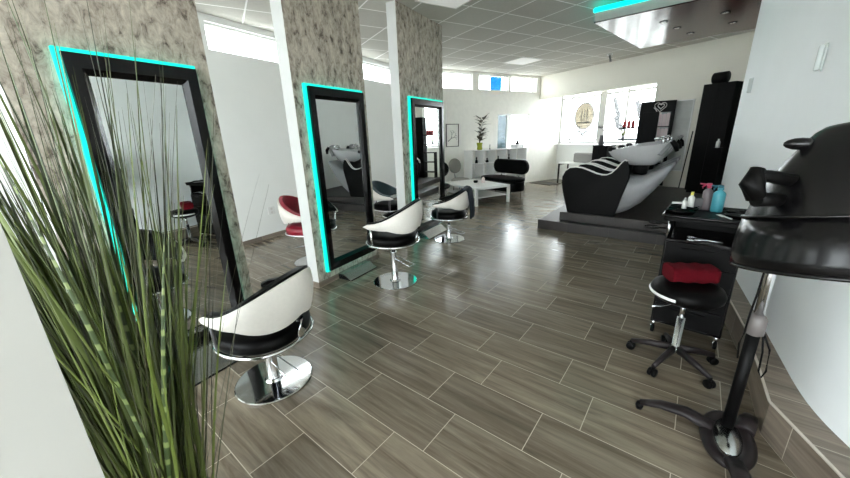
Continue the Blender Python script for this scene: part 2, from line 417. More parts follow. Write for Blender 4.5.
# wall over the opening to the window bay, and the wall right of it
b = B(); b.box(0, 3.32, 0, .25, 2.475, ZC+.02); S(b.make('wall_lintel', CREAM, loc=CN, rz=WA))
b = B(); b.box(3.32, 5.2, 0, .25, 0, ZC+.02); S(b.make('wall_wash', CREAM, loc=CN, rz=WA))
b = B(); b.box(3.32, 3.5, .25, BAY+.25, 0, ZC+.02); S(b.make('wall_bay_right', CREAM, loc=CN, rz=WA))
b = B(); b.box(0, 3.32, .25, BAY+.25, 2.86, ZC+.02); S(b.make('ceiling_bay', CREAM, loc=CN, rz=WA))
b = B(); b.box(0, 3.32, BAY, BAY+.22, 0, 1.11); S(b.make('wall_bay', WHITE, loc=CN, rz=WA))
b = B(); b.box(0, 3.32, BAY-.12, BAY, 1.10, 1.135); S(b.make('trim_1', FRAMEW, loc=CN, rz=WA, bevel=.005))
# the bay window: built along local x
def bay_window():
    y = BAY+.06; za, zb = 1.135, 2.86; d0 = .06
    b = B()
    ml = [(0, .05), (.38, .42), (1.31, 1.36), (1.46, 1.51), (2.09, 2.14), (2.80, 2.85), (3.26, 3.32)]
    for m in ml: b.box(m[0], m[1], y, y+d0, za, zb)
    for i in range(len(ml)-1):
        if i == 2:
            b.box(ml[i][1], ml[i+1][0], y, y+d0, za, zb); continue
        for t in ((za, za+.06), (zb-.05, zb), (2.455, 2.505), (1.25, 1.275)): b.box(ml[i][1], ml[i+1][0], y, y+d0, *t)
    o = S(b.make('window_8', FRAMEG, loc=CN, rz=WA))
    p = B(); p.box(.05, 3.27, y+.03, y+.036, za+.03, zb-.03); p.make('pane', GLASS, o)
    # oval sticker with a pointed scroll under it
    e = B(); cx, cz = .835, 1.93
    e.prism([(cx+.30*math.cos(2*PI*i/40), cz+.36*math.sin(2*PI*i/40)) for i in range(40)], y+.020, y+.024, 'y')
    plabel(e.make('oval_sticker', BEIGES, o), 'beige oval emblem sticker on the pane')
    e = B()
    for i in range(40):
        a0, a1 = 2*PI*i/40, 2*PI*(i+1)/40
        P = [(cx+r*math.cos(a), cz+r*1.18*math.sin(a)) for r, a in ((.30, a0), (.34, a0), (.34, a1), (.30, a1))]
        e.prism(P, y+.018, y+.026, 'y')
    for dx in (-.09, 0, .09): e.box(cx+dx-.012, cx+dx+.012, y+.012, y+.018, cz-.14, cz+.2)
    e.box(cx-.2, cx+.2, y+.012, y+.018, cz-.2, cz-.16)
    e.prism([(cx-.26, 1.52), (cx-.10, 1.44), (cx, 1.30), (cx+.10, 1.44), (cx+.26, 1.52), (cx+.12, 1.54), (cx, 1.46), (cx-.12, 1.54)], y+.016, y+.022, 'y')
    plabel(e.make('emblem_print', FROST, o), 'pale grey outline and scroll of the emblem')
    e = B()  # added sheets standing in for dim foliage seen through the window
    for k2, (x0, x1, z0, z1) in enumerate(((1.68, 1.98, 1.75, 2.35), (1.75, 2.1, 1.45, 1.85), (2.3, 2.75, 1.6, 2.2))):
        pts = [(x0, z1), (x0+.09, z1+.03), (x1, z0+.12), (x1-.05, z0), (x0+.12, (z0+z1)/2-.1)]
        e.prism(pts, y+.016+.002*k2, y+.019+.002*k2, 'y')
    plabel(e.make('outdoor_shapes', FROST, o), 'faint grey shapes added on the pane for the foliage outside')
bay_window()
# right wall: bends towards the camera
rw = [(.28, 5.6), (.42, 3.95), (.498, 3.2), (.553, 2.6), (.585, 2.25), (.628, 2.06), (.70, 1.89), (.86, 1.53), (1.5, .1), (2.4, -2.0)]
for _ in range(3):                          # round the bend
    q_ = [rw[0]]
    for (x0, y0), (x1, y1) in zip(rw, rw[1:]): q_ += [(x0*.75+x1*.25, y0*.75+y1*.25), (x0*.25+x1*.75, y0*.25+y1*.75)]
    rw = q_+[rw[-1]]
b = B()
lo = [b.v((x, y, 0)) for x, y in rw]; hi = [b.v((x, y, ZC+.02)) for x, y in rw]
for i in range(len(rw)-1): b.f([lo[i], lo[i+1], hi[i+1], hi[i]], True)
b.prism([(x+.0005, y) for x, y in rw]+[(x+.22, y+.06) for x, y in rw[::-1]], 0, ZC+.02)
S(b.make('wall_right', WALLC))
b = B(); b.box(.52, .70, 5.55, 8.95, 0, ZC+.02); S(b.make('wall_alcove', WHITE))
# tiled ledge at the foot of the right wall
fr = [(.30, 4.30), (.365, 3.38), (.43, 2.87), (.452, 2.45), (.465, 2.085), (.63, 1.72), (1.33, .1)]
def wx(y):
    for (x0, y0), (x1, y1) in zip(rw, rw[1:]):
        if y1 <= y <= y0: return x0+(x1-x0)*(y-y0)/(y1-y0)
    return rw[-1][0]
LH = .20
b = B()
for (x0, y0), (x1, y1) in zip(fr, fr[1:]):
    X0 = wx(y0+.05)+.01; X1 = wx(y1+.05)+.01
    b.mi = 0
    P = [(x0, y0, 0), (X0, y0+.05, 0), (X1, y1+.05, 0), (x1, y1, 0), (x0, y0, LH), (X0, y0+.05, LH), (X1, y1+.05, LH), (x1, y1, LH)]
    b.hexa(P)
b.bm.normal_update()
for f_ in b.bm.faces: f_.material_index = 0 if abs(f_.normal.z) > .7 else 1
S(b.make('trim_2', [LEDGE, LEDGE2]))
b = B(); b.tube([(x-.004, y-.002, LH+.001) for x, y in fr], .007, 6); S(b.make('trim_3', TRIM))
# back wall with a wide shop window, behind the camera
b = B()
hz2 = [(-4.3, -2.7), (-2.5, -.6), (-.4, 1.5), (1.7, 2.4)]
x = -5.2
for a0, a1 in hz2:
    b.box(x, a0, -2.35, -2.2, 0, ZC+.02); b.box(a0, a1, -2.35, -2.2, 0, .35); b.box(a0, a1, -2.35, -2.2, 2.85, ZC+.02); x = a1
b.box(x, 2.7, -2.35, -2.2, 0, ZC+.02)
S(b.make('wall_back', WHITE))
for i, (a0, a1) in enumerate(hz2):
    o = B(); y = -2.28
    o.box(a0, a0+.05, y, y+.05, .35, 2.85); o.box(a1-.05, a1, y, y+.05, .35, 2.85); o.box(a0+.05, a1-.05, y, y+.05, .35, .4); o.box(a0+.05, a1-.05, y, y+.05, 2.8, 2.85)
    o = S(o.make('window_%d' % (i+9), FRAMEW)); p = B(); p.box(a0+.02, a1-.02, y+.02, y+.026, .37, 2.83); p.make('pane', GLASS, o)
# near white wall end at the left edge of the view
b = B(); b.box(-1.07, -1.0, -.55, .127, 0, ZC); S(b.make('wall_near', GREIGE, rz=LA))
# mirror pillars
def pillar(i, u0, u1):
    b = B()
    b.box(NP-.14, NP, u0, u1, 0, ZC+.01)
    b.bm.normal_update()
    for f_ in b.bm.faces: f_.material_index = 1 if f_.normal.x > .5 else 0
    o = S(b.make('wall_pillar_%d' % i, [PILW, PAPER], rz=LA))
    b = B(); b.box(NP-.15, NP+.008, u0-.008, u1+.008, 0, .06); S(b.make('baseboard_pillar_%d' % i, LEDGE2, rz=LA))
PIL = [(.51, 1.525), (2.245, 3.25), (3.955, 5.185)]
for i, (a0, a1) in enumerate(PIL): pillar(i+1, a0, a1)
# wash platform: two broad steps
b = B(); b.prism([(-1.9, 5.335), (.55, 5.30), (.55, 8.6), (-1.9, 8.3)], 0, .145)
S(b.make('floor_platform_step', PLAT, bevel=.006))
b = B(); b.prism([(-1.605, 5.47), (.55, 5.44), (.55, 8.7), (-.3, 9.05), (-1.605, 9.3)], .145, .28)
S(b.make('floor_platform', PLAT, bevel=.006))
# lowered gloss panel over the wash area with teal light round its upper edge
cp = T('ceiling_panel', 'glossy dark red-brown panel hung below the ceiling over the wash chairs, teal light on its edge', 'ceiling panel', (-1.36, 5.45, 2.87))
def cpoly(e=0): return [(-e, -e), (1.96+e, -.05-e), (1.96+e, 2.03+e), (.26-e, 2.2+e)]
b = B(); b.prism(cpoly(), 0, .006); b.make('underside', LACQ, cp)
b = B(); b.prism(cpoly(), .006, .125); b.make('edge_panel', PANELG, cp)
b = B(); b.prism(cpoly(.004), .0, .010)
b.make('edge_strip', BLACKM, cp).location.z = .002
b = B(); P = [Vector((*q, .15)) for q in cpoly(.0)]
for i in (3, 0):
    p0, p1 = P[i], P[(i+1) % 4]
    b.tube([p0, p1], .03, 10)
b.make('led_strip', LED2, cp)
b = B(); b.prism(cpoly(-.3), .125, .231); b.make('hanger', WHITE, cp)
for (x, y) in ((.72, .62), (.84, 1.12), (.98, 1.62), (1.35, .75), (1.45, 1.4)):
    l = B(); l.lathe([(.05, -.004), (.05, .004)], 20, (x, y, 0)); d_ = l.make('downlight', BLACKM, cp)
    l = B(); l.lathe([(0, -.008), (.03, -.008), (.034, -.002)], 16, (x, y, 0)); l.make('lens', CHROME, d_)
# ceiling light panels and a small detector
def clight(corner, lx, ly, label):
    t = T('ceiling_light', label, 'ceiling light', (corner[0], corner[1], ZC), R(-21.5))
    b = B()
    for q in ((0, lx, 0, .02), (0, lx, ly-.02, ly), (0, .02, .02, ly-.02), (lx-.02, lx, .02, ly-.02)): b.box(*q, -.012, 0)
    b.make('frame', FRAMEW, t)
    b = B(); b.box(.02, lx-.02, .02, ly-.02, -.008, -.001); b.make('diffuser', LAMPW, t)
clight((-3.02, 3.72), .62, .62, 'square white ceiling light nearest the mirror pillars, at the top edge')
clight((-3.93, 8.05), .63, .63, 'small white ceiling light far back near the lettered high windows')
dt = T('smoke_detector', 'small white detector on a short stem under the ceiling before the white lintel', 'detector', (-1.86, 9.0, ZC))
b = B(); b.lathe([(.05, -.03), (.06, -.01), (.06, 0)], 20); b.make('base', PLASTW, dt)
b = B(); b.tube([(0, 0, -.03), (.03, 0, -.16)], .022, 10); b.make('sensor', GREYF, dt)

# ------------------------------------------------------------------ mirrors with lit edge, foot rests
def mirror(u0, u1, z0, z1, label):
    w = u1-u0; h = z1-z0
    t = T('wall_mirror', label, 'mirror', Lp(NP, (u0+u1)/2, z0), LA, 'black framed mirrors on the papered pillars')
    W2 = w/2; fw = .092
    b = B(); b.box(0.001, .022, -W2-.0, W2+.0, 0, h); b.make('backing', BLACKM, t)
    b = B()
    e = .024
    b.box(.003, .036, -W2-e, -W2+.002, -.012, h+e); b.box(.003, .036, W2-.002, W2+.010, -.012, h+e)
    b.box(.003, .036, -W2+.002, W2-.002, h-.002, h+e); b.box(.003, .036, -W2+.002, W2-.002, -.012, .002)
    b.make('led_strip', LED, t)
    b = B()
    def bev(y0, y1, za, zb, Y0, Y1, Za, Zb):  # outer rectangle raised, inner edge lower
        pass
    xo, xi = .062, .036
    O = [(-W2, 0), (W2, 0), (W2, h), (-W2, h)]; I = [(-W2+fw, fw*1.15), (W2-fw, fw*1.15), (W2-fw, h-fw*1.15), (-W2+fw, h-fw*1.15)]
    vo = [b.v((xo, *q)) for q in O]; vb = [b.v((.023, *q)) for q in O]; vi = [b.v((xi, *q)) for q in I]; vib = [b.v((.023, *q)) for q in I]
    vm = [b.v((xo, O[i][0]*.3+I[i][0]*.7, O[i][1]*.3+I[i][1]*.7)) for i in range(4)]
    for i in range(4):
        j = (i+1) % 4
        b.f([vb[i], vb[j], vo[j], vo[i]]); b.f([vo[i], vo[j], vm[j], vm[i]]); b.f([vm[i], vm[j], vi[j], vi[i]]); b.f([vi[i], vi[j], vib[j], vib[i]]); b.f([vib[i], vib[j], vb[j], vb[i]])
    b.make('frame', BLACKG, t)
    b = B(); b.box(.024, .030, -W2+fw-.004, W2-fw+.004, fw*1.15-.004, h-fw*1.15+.004); b.make('glass', MIRROR, t)
    return t
mirror(.745, 1.405, .045, 1.99, 'tall black framed mirror behind the tall grass, nearest, teal light down its left edge')
mirror(2.375, 3.145, .155, 1.985, 'tall black framed mirror with teal lit edge on the middle papered pillar')
mirror(4.155, 5.085, .10, 2.01, 'tall black framed mirror with teal lit edge on the farthest papered pillar')
def footrest(u0, u1, label, D=.40, hh=.085):
    t = T('foot_rest', label, 'foot rest', Lp(NP+.012, (u0+u1)/2, 0), LA, 'steel foot rests under the mirrors')
    w = (u1-u0)/2
    b = B(); b.prism([(0.0, .0), (D, .0), (D, .006), (0.006, .006), (.006, hh), (0, hh)], -w, w, 'y'); b.make('floor_plate', STEEL, t)
    b = B(); b.prism([(D-.006, .0061), (D, .0061), (D*.42, hh), (D*.42-.012, hh*.92), (.0061, hh*.98), (.0061, hh*.9), (D*.42-.006, hh*.84)], -w, w, 'y'); b.make('tread', STEEL, t)
    b = B(); b.tube([(D+.004, -w, .007), (D+.004, w, .007)], .006, 8); b.make('front_edge', BLACKM, t)
    return t
footrest(.78, 1.28, 'polished steel foot rest on the floor below the nearest mirror, by the front chair')
footrest(2.52, 2.98, 'polished steel foot rest on the floor below the middle mirror', .18, .07)
footrest(4.25, 4.85, 'polished steel foot rest on the floor below the farthest mirror, behind the third chair', .2, .10)

# ------------------------------------------------------------------ styling chairs (local: faces +x)
def styling_chair(x, y, rz, lift, label, inner=BLACKL, seatm=BLACKL, group='hydraulic styling chairs', side=None):
    t = T('styling_chair', label, 'chair', (x, y, 0), rz, group)
    b = B(); b.lathe([(.0, 0), (.232, 0), (.236, .004), (.236, .009), (.230, .013), (.06, .016), (.05, .03), (0, .03)], 64, smooth=False); b.make('base_disc', CHROME, t)
    hs = .345+lift
    b = B(); b.lathe([(.045, .02), (.036, .035), (.034, hs-.12), (.036, hs-.11)], 24)
    col = b.make('column', CHROME, t)
    b = B(); b.lathe([(.019, hs-.12), (.019, hs-.015)], 16); b.make('piston', STEEL, col)
    b = B(); b.tube([(-.03, .03, .16+lift), (-.20, .09, .11+lift), (-.245, .02, .11+lift), (-.03, -.025, .17+lift)], .0045, 8); b.make('pump_lever', CHROME, t)
    b = B(); b.box(-.11, .11, -.11, .11, hs-.018, hs+.002); b.make('seat_plate', BLACKM, t, bevel=.004)
    # ring carrying the seat, open D shape
    def outline(r, k):
        a = 2*PI*k
        fx = math.cos(a); fy = math.sin(a)
        rx = r*(1.0 if fx < 0 else .98)
        return rx*math.copysign(abs(fx)**.86, fx), r*math.copysign(abs(fy)**.86, fy)
    b = B(); pts = [(*outline(.268, i/48), hs+.010) for i in range(48)]; b.tube(pts, .012, 10, True); b.make('ring', CHROME, t)
    # seat pad
    b = B(); rings = []
    for r, z in ((.02, 0), (.245, 0), (.262, .02), (.264, .06), (.25, .085), (.2, .1), (.1, .106), (.02, .107)):
        rings.append([b.v((*outline(r, i/40), hs+.012+z)) for i in range(40)])
    for A, Q in zip(rings, rings[1:]):
        for j in range(40): b.f([A[j], A[(j+1) % 40], Q[(j+1) % 40], Q[j]], True)
    b.f(rings[0][::-1]); b.f(rings[-1]); b.make('seat', seatm, t)
    # wrap-round shell: back at -x, arm tips towards +x
    AM = R(123)
    def shp(k):                              # k 0..1 round the wrap
        ph = -AM+2*AM*k; q = abs(ph)/AM      # 0 at back, 1 at tip
        rad = .275-.012*q
        x = -math.cos(ph)*rad; y = math.sin(ph)*rad
        if q > .72: x += (q-.72)*.16
        s = q*q*(3-2*q)
        top = .445-.203*s
        bot = .178-.036*math.sin(PI*min(1, q*1.6))+.012*q if q < .625 else .178+.012*q
        if q > .93: top -= (q-.93)*.3; bot += (q-.93)*.2
        out = .035*(1-q)                     # back leans outward at the top
        return x, y, top, bot, out
    def wall(off, shrink, toff):
        def fn(i, j):
            x, y, top, bot, out = shp(i)
            l = math.hypot(x, y); nx, ny = x/l, y/l
            bt, tp = bot+shrink, top+toff
            z = bt+(tp-bt)*j
            bulge = .018*math.sin(PI*j)
            o = off+out*j+bulge
            return Vector((x+nx*o, y+ny*o, hs+z))
        return fn
    N_, M_ = 56, 7
    def slab(o1, o2, sh, tf, name, mat):
        b = B(); A = wall(o1, sh, tf); I = wall(o2, sh, tf)
        va = [[b.v(A(i/(N_-1), j/(M_-1))) for j in range(M_)] for i in range(N_)]
        vi = [[b.v(I(i/(N_-1), j/(M_-1))) for j in range(M_)] for i in range(N_)]
        for i in range(N_-1):
            for j in range(M_-1):
                b.f([va[i][j], va[i+1][j], va[i+1][j+1], va[i][j+1]], True); b.f([vi[i][j+1], vi[i+1][j+1], vi[i+1][j], vi[i][j]], True)
            b.f([va[i][M_-1], va[i+1][M_-1], vi[i+1][M_-1], vi[i][M_-1]]); b.f([va[i+1][0], va[i][0], vi[i][0], vi[i+1][0]])
        for i in (0, N_-1):
            for j in range(M_-1): b.f([va[i][j], va[i][j+1], vi[i][j+1], vi[i][j]])
        return b.make(name, mat, t, bevel=.006)
    sh = slab(.018, .002, 0, -.004, 'shell', SHELLW)
    ins = slab(.002, -.042, .012, .010, 'inner_pad', inner)
    if inner is not BLACKL: plabel(ins, label.split(' ')[0]+' upholstery')
    # chrome posts from ring to the arm tips and the back
    for k in (.045, .955):
        x, y, top, bot, out = shp(k)
        l = math.hypot(x, y); q = 1.0
        b = B(); b.tube([(x*.97, y*.97, hs+.008), (x*.99, y*.99, hs+.09), (x, y, hs+bot+.02)], .011, 10, sx=1.3); b.make('arm_post', CHROME if lift > .05 else GREYL, t)
    b = B(); b.tube([(-.262, 0, hs+.008), (-.272, 0, hs+.06), (-.270, 0, hs+.14)], .014, 10, sx=2.2); b.make('back_post', CHROME, t)
    return t
FACE = math.atan2(-.37, -.93)
styling_chair(-1.972, .82, FACE, 0, 'white shell black seat styling chair nearest, beside the tall grass')
styling_chair(-2.393, 2.439, FACE, .11, 'white shell black seat styling chair raised high before the middle mirror')
c3 = styling_chair(-2.784, 4.051, FACE+.06, 0.0, 'white shell styling chair with a dark cloth over its back, before the farthest mirror')
p = Lp(-3.36, 2.80); styling_chair(p.x, p.y, R(30), .06, 'red upholstered white shell styling chair behind the middle pillar, by the left wall', REDL, REDL)
p = Lp(-3.30, 4.46); styling_chair(p.x, p.y, R(14), .03, 'teal and black styling chair behind the gap between middle and far pillars', TEALL, BLACKL)
# dark cloth hung over the third chair's back
def cloth():
    b = B()
    base = Vector((-2.784, 4.051, 0)); F = Vector((math.cos(FACE+.06), math.sin(FACE+.06), 0)); Pp = Vector((-F.y, F.x, 0))
    an = R(9); O = -F*math.cos(an)+Pp*math.sin(an); Tn = F*math.sin(an)+Pp*math.cos(an)
    zt = .785
    def fn(i, j):
        a = (i-.5)*.22
        wav = .014*math.sin(i*15)+.009*math.sin(i*29+2)
        bend = -(a*a)*1.7; dz = -abs(a+.05)*.25
        if j < .2: q = j/.2; off = -.065; z = zt-.10+.095*q
        elif j < .34: q = (j-.2)/.14; off = -.065+.125*q; z = zt-.005+.028*math.sin(PI*q)
        else: q = (j-.34)/.66; off = .06+.035*math.sin(PI*q*.6); z = zt-.005-.40*q
        return base+O*(.278+off+bend+wav*(max(0, j-.3)))+Tn*(a*(1-.12*j))+Vector((0, 0, z+dz*(1-.4*j)))
    b.grid(fn, 28, 24)
    return tag(b.make('hanging_cloth', NAVY, solid=.012), 'dark navy cloth hanging over the back of the third styling chair', 'garment')
cloth()
# wall socket low on the left wall
pl = T('wall_socket', 'small white double socket low on the left wall beside the red chair', 'socket', Lp(NL, 3.36, .44), LA)
b = B(); b.prism(rrect(-.06, .06, -.06, .06, .01), 0, .014, 'x'); b.make('plate', PLASTW, pl)
for z in (-.028, .028):
    b = B(); b.lathe([(.02, .0145), (.02, .006)], 16, (0, 0, z), Matrix.Rotation(R(90), 4, 'Y')); b.make('outlet', EMBW, pl)

# ------------------------------------------------------------------ tall grass at the left
GP = Lp(-1.30, .30)
gp = T('grass_plant', 'tall artificial grass plant with long green blades in front of the nearest mirror', 'plant', (GP.x, GP.y, 0))
b = B(); b.lathe([(0, 0), (.11, 0), (.13, .17), (.135, .19), (.12, .19), (.115, .16), (0, .16)], 32); b.make('pot', BLACKM, gp)
b = B(); b.lathe([(0, .155), (.114, .155), (.09, .175), (0, .18)], 24); b.make('soil', SOIL, gp)
camR = Vector((.78, .626, 0)); camF = Vector((-.626, .78, 0))
def blades(name, mat, specs):
    b = B()
    for (bx, by, tx, ty, ln, w, curl, tw) in specs:
        n = 12; p0 = Vector((bx*.8, by*.8, .17)); ln += .12
        d0 = Vector((tx, ty, 1)).normalized()
        out = Vector((tx, ty, 0)); out = out.normalized() if out.length > .01 else Vector((1, 0, 0))
        side = d0.cross(Vector((math.cos(tw), math.sin(tw), .1))).normalized()
        nor = side.cross(d0).normalized()
        rows = []
        for i in range(n+1):
            q = i/n
            c = p0+d0*(ln*q)+out*(curl*ln*q*q)-Vector((0, 0, 1))*(abs(curl)*.35*ln*q*q*q)
            ww = w*(1-q**2.2)*(.55+.45*min(1, q*5))+.0004
            rows.append((b.v(c-side*ww+nor*ww*.35), b.v(c), b.v(c+side*ww+nor*ww*.35)))
        for A, Q in zip(rows, rows[1:]):
            b.f([A[0], A[1], Q[1], Q[0]], True); b.f([A[1], A[2], Q[2], Q[1]], True)
    return b.make(name, mat, gp)
def spec(n, wlo, whi, llo, lhi, sl, sd, curl, bias):
    out = []
    for _ in range(n):
        a = rnd.uniform(0, 2*PI); r = .135*math.sqrt(rnd.random())
        tr = rnd.gauss(bias, sl); tf = max(-.12, rnd.gauss(.08, sd))
        t = camR*tr+camF*tf
        base = camR*(r*math.cos(a)+.10*max(-1, min(1, tr*1.5)))+camF*(r*math.sin(a))
        out.append((base.x, base.y, t.x, t.y, rnd.uniform(llo, lhi), rnd.uniform(wlo, whi), rnd.uniform(0, curl), rnd.uniform(0, PI)))
    return out
blades('leaves', LEAF, spec(330, .003, .0065, .5, 1.25, .13, .09, .10, -.12)+spec(95, .007, .012, 1.05, 1.75, .14, .06, .07, -.20)+spec(30, .004, .006, 1.2, 1.6, .05, .05, .04, .02)
    +[(-.03+.02*q, .02*q, *(camR*tr+camF*.04).xy, ln, .0115, .05, 1.2) for q, tr, ln in ((0, -.30, 1.85), (1, -.26, 1.8), (2, -.36, 1.75), (-1, -.45, 1.6), (1, -.20, 1.8), (3, .0, 1.8), (4, .03, 1.7), (2, -.05, 1.8), (-1, -.33, 1.8), (0, -.40, 1.7), (-2, -.52, 1.5), (3, -.12, 1.75), (4, .07, 1.5), (1, -.28, 1.9), (5, -.02, 1.65))])
blades('thin_stems', LEAFD, spec(150, .0010, .0020, .4, 1.5, .13, .10, .07, -.05))
plabel(blades('banded_leaves', LEAFZ, spec(16, .008, .011, .8, 1.3, .14, .05, .08, -.14)), 'leaves with pale cross bands')

# ------------------------------------------------------------------ waiting corner
def shelf_unit():
    # along street wall: front plane at old t .18
    s0, s1 = -2.59, -.60; D = .38; H = 1.105
    t = T('shelf_unit', 'low white cube shelf with black trinkets along the street wall', 'shelf', W0(.18-D, s0), WA)
    L_ = s1-s0; n = 5; th = .018
    b = B(); b.box(0, .012, 0, L_, .03, H); b.make('back_panel', BRICKW, t)
    for k in range(n+1):
        y = L_*k/n
        b = B(); b.box(.012, D, max(0, y-th/2), min(L_, y+th/2) if k < n else L_, 0, H-th); b.make('upright', PLASTW, t)
    for z in (.03, .385, .745):
        b = B()
        for k in range(n): b.box(.012, D, L_*k/n+(th if k == 0 else th/2), L_*(k+1)/n-th/2, z, z+th)
        b.make('shelf_board', PLASTW, t)
    b = B(); b.box(0, D+.01, -.01, L_+.01, H-th, H); b.make('top', PLASTW, t, bevel=.003)
    return t
shelf_unit()
def lathe_thing(name, label, cat, loc, prof, mat, n=20, group=None):
    b = B(); b.lathe(prof, n); o = b.make(name, mat, loc=loc); return tag(o, label, cat, group)
for s, z, h, r, lab in ((-2.37, .763, .17, .035, 'small black figurine in the left end cube of the white shelf'), (-2.0, .763, .12, .04, 'small squat black vase in the second cube of the white shelf'), (-1.6, .763, .16, .03, 'small dark bottle in the middle cube of the white shelf'), (-1.2, .763, .20, .03, 'slim dark ornament in the fourth cube of the white shelf')):
    lathe_thing('ornament', lab, 'ornament', W0(.08, s, z), [(0, 0), (r, 0), (r*1.1, h*.2), (r*.9, h*.45), (r*.35, h*.6), (r*.6, h*.75), (r*.5, h*.92), (0, h)], BLACKM, 14, 'trinkets in the shelf cubes')
def potted_plant():
    t = T('potted_plant', 'dark leafy plant in a lime green vase on the white cube shelf', 'plant', W0(.02, -2.22, 1.105), 0)
    b = B(); b.lathe([(0, 0), (.055, 0), (.075, .02), (.065, .10), (.085, .19), (.08, .19), (.06, .11), (0, .10)], 20); b.make('vase', LIME, t)
    b = B()
    for i in range(4):
        a = i*1.7; b.tube([(0, 0, .1), (.02*math.cos(a), .02*math.sin(a), .35), (.05*math.cos(a)+.02, .05*math.sin(a)+.04, .75)], [.009, .007, .003], 6)
    b.make('stem', LEAFP, t)
    b = B(); r2 = random.Random(4)
    for i in range(44):
        z = .22+.62*r2.random(); a = r2.uniform(0, 2*PI); q = (z-.2)/.65
        c = Vector((.03*math.cos(a)+.03*q, .03*math.sin(a)+.09*q, z)); L_ = r2.uniform(.14, .25)
        d_ = Vector((math.cos(a)*.8, math.sin(a)*.8, r2.uniform(.2, 1.0))).normalized(); sd = d_.cross(Vector((0, 0, 1))).normalized(); up_ = sd.cross(d_)
        rows = []
        for k in range(6):
            f = k/5; w = .038*math.sin(PI*min(1, f*.9+.08)); p = c+d_*(L_*f)-Vector((0, 0, .06*f*f))
            rows.append((b.v(p-sd*w), b.v(p+up_*.006), b.v(p+sd*w)))
        for A, Q in zip(rows, rows[1:]): b.f([A[0], A[1], Q[1], Q[0]], True); b.f([A[1], A[2], Q[2], Q[1]], True)
    b.make('foliage', LEAFP, t)
potted_plant()
t = T('bud_vase', 'small black vase with a blossom twig at the right end of the white shelf', 'vase', W0(.02, -.83, 1.205))
b = B(); b.lathe([(0, 0), (.05, 0), (.055, .02), (.02, .10), (.015, .16), (.02, .165), (0, .16)], 16); b.make('vase_body', BLACKM, t)
b = B(); b.tube([(0, 0, .15), (.0, .02, .26), (.02, -.01, .38)], .004, 6); b.tube([(0, .01, .22), (.01, .07, .30)], .003, 6)
for q in ((.02, -.01, .39), (.01, .07, .31), (0, .03, .28), (-.01, -.04, .33)): b.ball(q, .018, n=8)
b.make('blossom', GREYF, t)
b = B(); b.box(-.14, .14, -.13, .13, 0, .10); tag(b.make('storage_box', PLASTW, loc=W0(.02, -.83, 1.105), rz=WA, bevel=.006), 'white box under the small black vase on the shelf', 'box')
lathe_thing('candle', 'thin dark candle stick standing mid shelf beside the leafy plant', 'candle', W0(.02, -1.86, 1.105), [(0, 0), (.03, 0), (.03, .01), (.008, .02), (.008, .13), (0, .13)], BLACKM, 10)
# framed drawing on the street wall
t = T('picture_frame', 'thin black framed drawing of a branch on the street wall beside the farthest pillar', 'picture', Wn(.0, -3.40, 1.22), WA)
w_, h_ = .40, .58
b = B()
for q in ((0, .015, 0, h_), (w_-.015, w_, 0, h_), (.015, w_-.015, 0, .015), (.015, w_-.015, h_-.015, h_)): b.box(.004, .025, *q)
b.make('frame', BLACKM, t)
b = B(); b.box(.004, .012, .015, w_-.015, .015, h_-.015); b.make('print', BRICKW, t)
b = B(); r3 = random.Random(2)
def br_(p, a, L_, r_, dep):
    q = (p[0], p[1]+L_*math.cos(a), p[2]+L_*math.sin(a)); b.tube([p, q], [r_, r_*.7], 5)
    if dep:
        for da in (-.6, .5): br_(q, a+da+r3.uniform(-.2, .2), L_*.68, r_*.7, dep-1)
br_((.014, .06, .14), .65, .13, .009, 4)
b.make('branch_drawing', BLACKW, t)
# coffee table
t = T('coffee_table', 'low white coffee table with a lower shelf in the waiting corner', 'table', W0(.42, -3.66), WA-R(2))
TX, TY, TH = 1.36, .95, .40
b = B(); b.box(0, TX, 0, TY, TH-.05, TH); b.make('table_top', PLASTW, t, bevel=.004)
for x in (0, TX-.055):
    for y in (0, TY-.055): b = B(); b.box(x, x+.055, y, y+.055, 0, TH-.05); b.make('leg', PLASTW, t)
b = B(); b.box(.0551, TX-.0551, .0551, TY-.0551, .16, .18); b.make('lower_shelf', PLASTW, t)
lathe_thing('tealight', 'dark little candle bowl on the white coffee table', 'candle holder', W0(1.05, -3.15, .40), [(0, 0), (.04, 0), (.055, .03), (.05, .055), (.04, .05), (0, .03)], BLACKM, 18)
b = B(); b.box(-.035, .035, -.03, .03, 0, .11); b.box(-.02, .02, -.02, .02, .11, .135); tag(b.make('carton', PINKW, loc=W0(1.17, -3.02, .40), rz=.3, bevel=.003), 'pale pink carton beside the candle bowl on the coffee table', 'carton')
# loveseat beyond the table, facing it
def loveseat():
    t = T('loveseat', 'black loveseat with a floating pill shaped backrest beyond the coffee table', 'sofa', W0(.20, -2.14), WA)
    def pill(L_, D, k=10):
        r = D/2
        return [(L_-r+r*math.cos(R(-90+180*i/k)), r*math.sin(R(-90+180*i/k))) for i in range(k+1)]+[(r+r*math.cos(R(90+180*i/k)), r*math.sin(R(90+180*i/k))) for i in range(k+1)]
    b = B(); b.prism(pill(1.33, .62), .13, .36, smooth=True); b.make('seat_base', BLACKL, t, bevel=.02, seg=3)
    b = B(); b.prism(pill(1.35, .64), .362, .44, smooth=True); o = b.make('seat_cushion', BLACKL, t, bevel=.025, seg=3); o.location.x = -.01
    b = B(); b.prism([(p[0]*1, p[1]+.70) for p in pill(1.22, .36)], -.05, .05, 'y', smooth=True); o = b.make('backrest', BLACKL, t, bevel=.02, seg=3); o.location = (.10, .23, -.005)
    for x in (.38, 1.02): b = B(); b.tube([(x, .23, .44), (x, .23, .54)], .012, 8); b.make('back_post', CHROME, t)
    for x in (.22, 1.16):
        for y in (-.18, .18): b = B(); b.tube([(x, y, 0), (x, y, .13)], .014, 8); b.make('leg', STEEL, t)
loveseat()
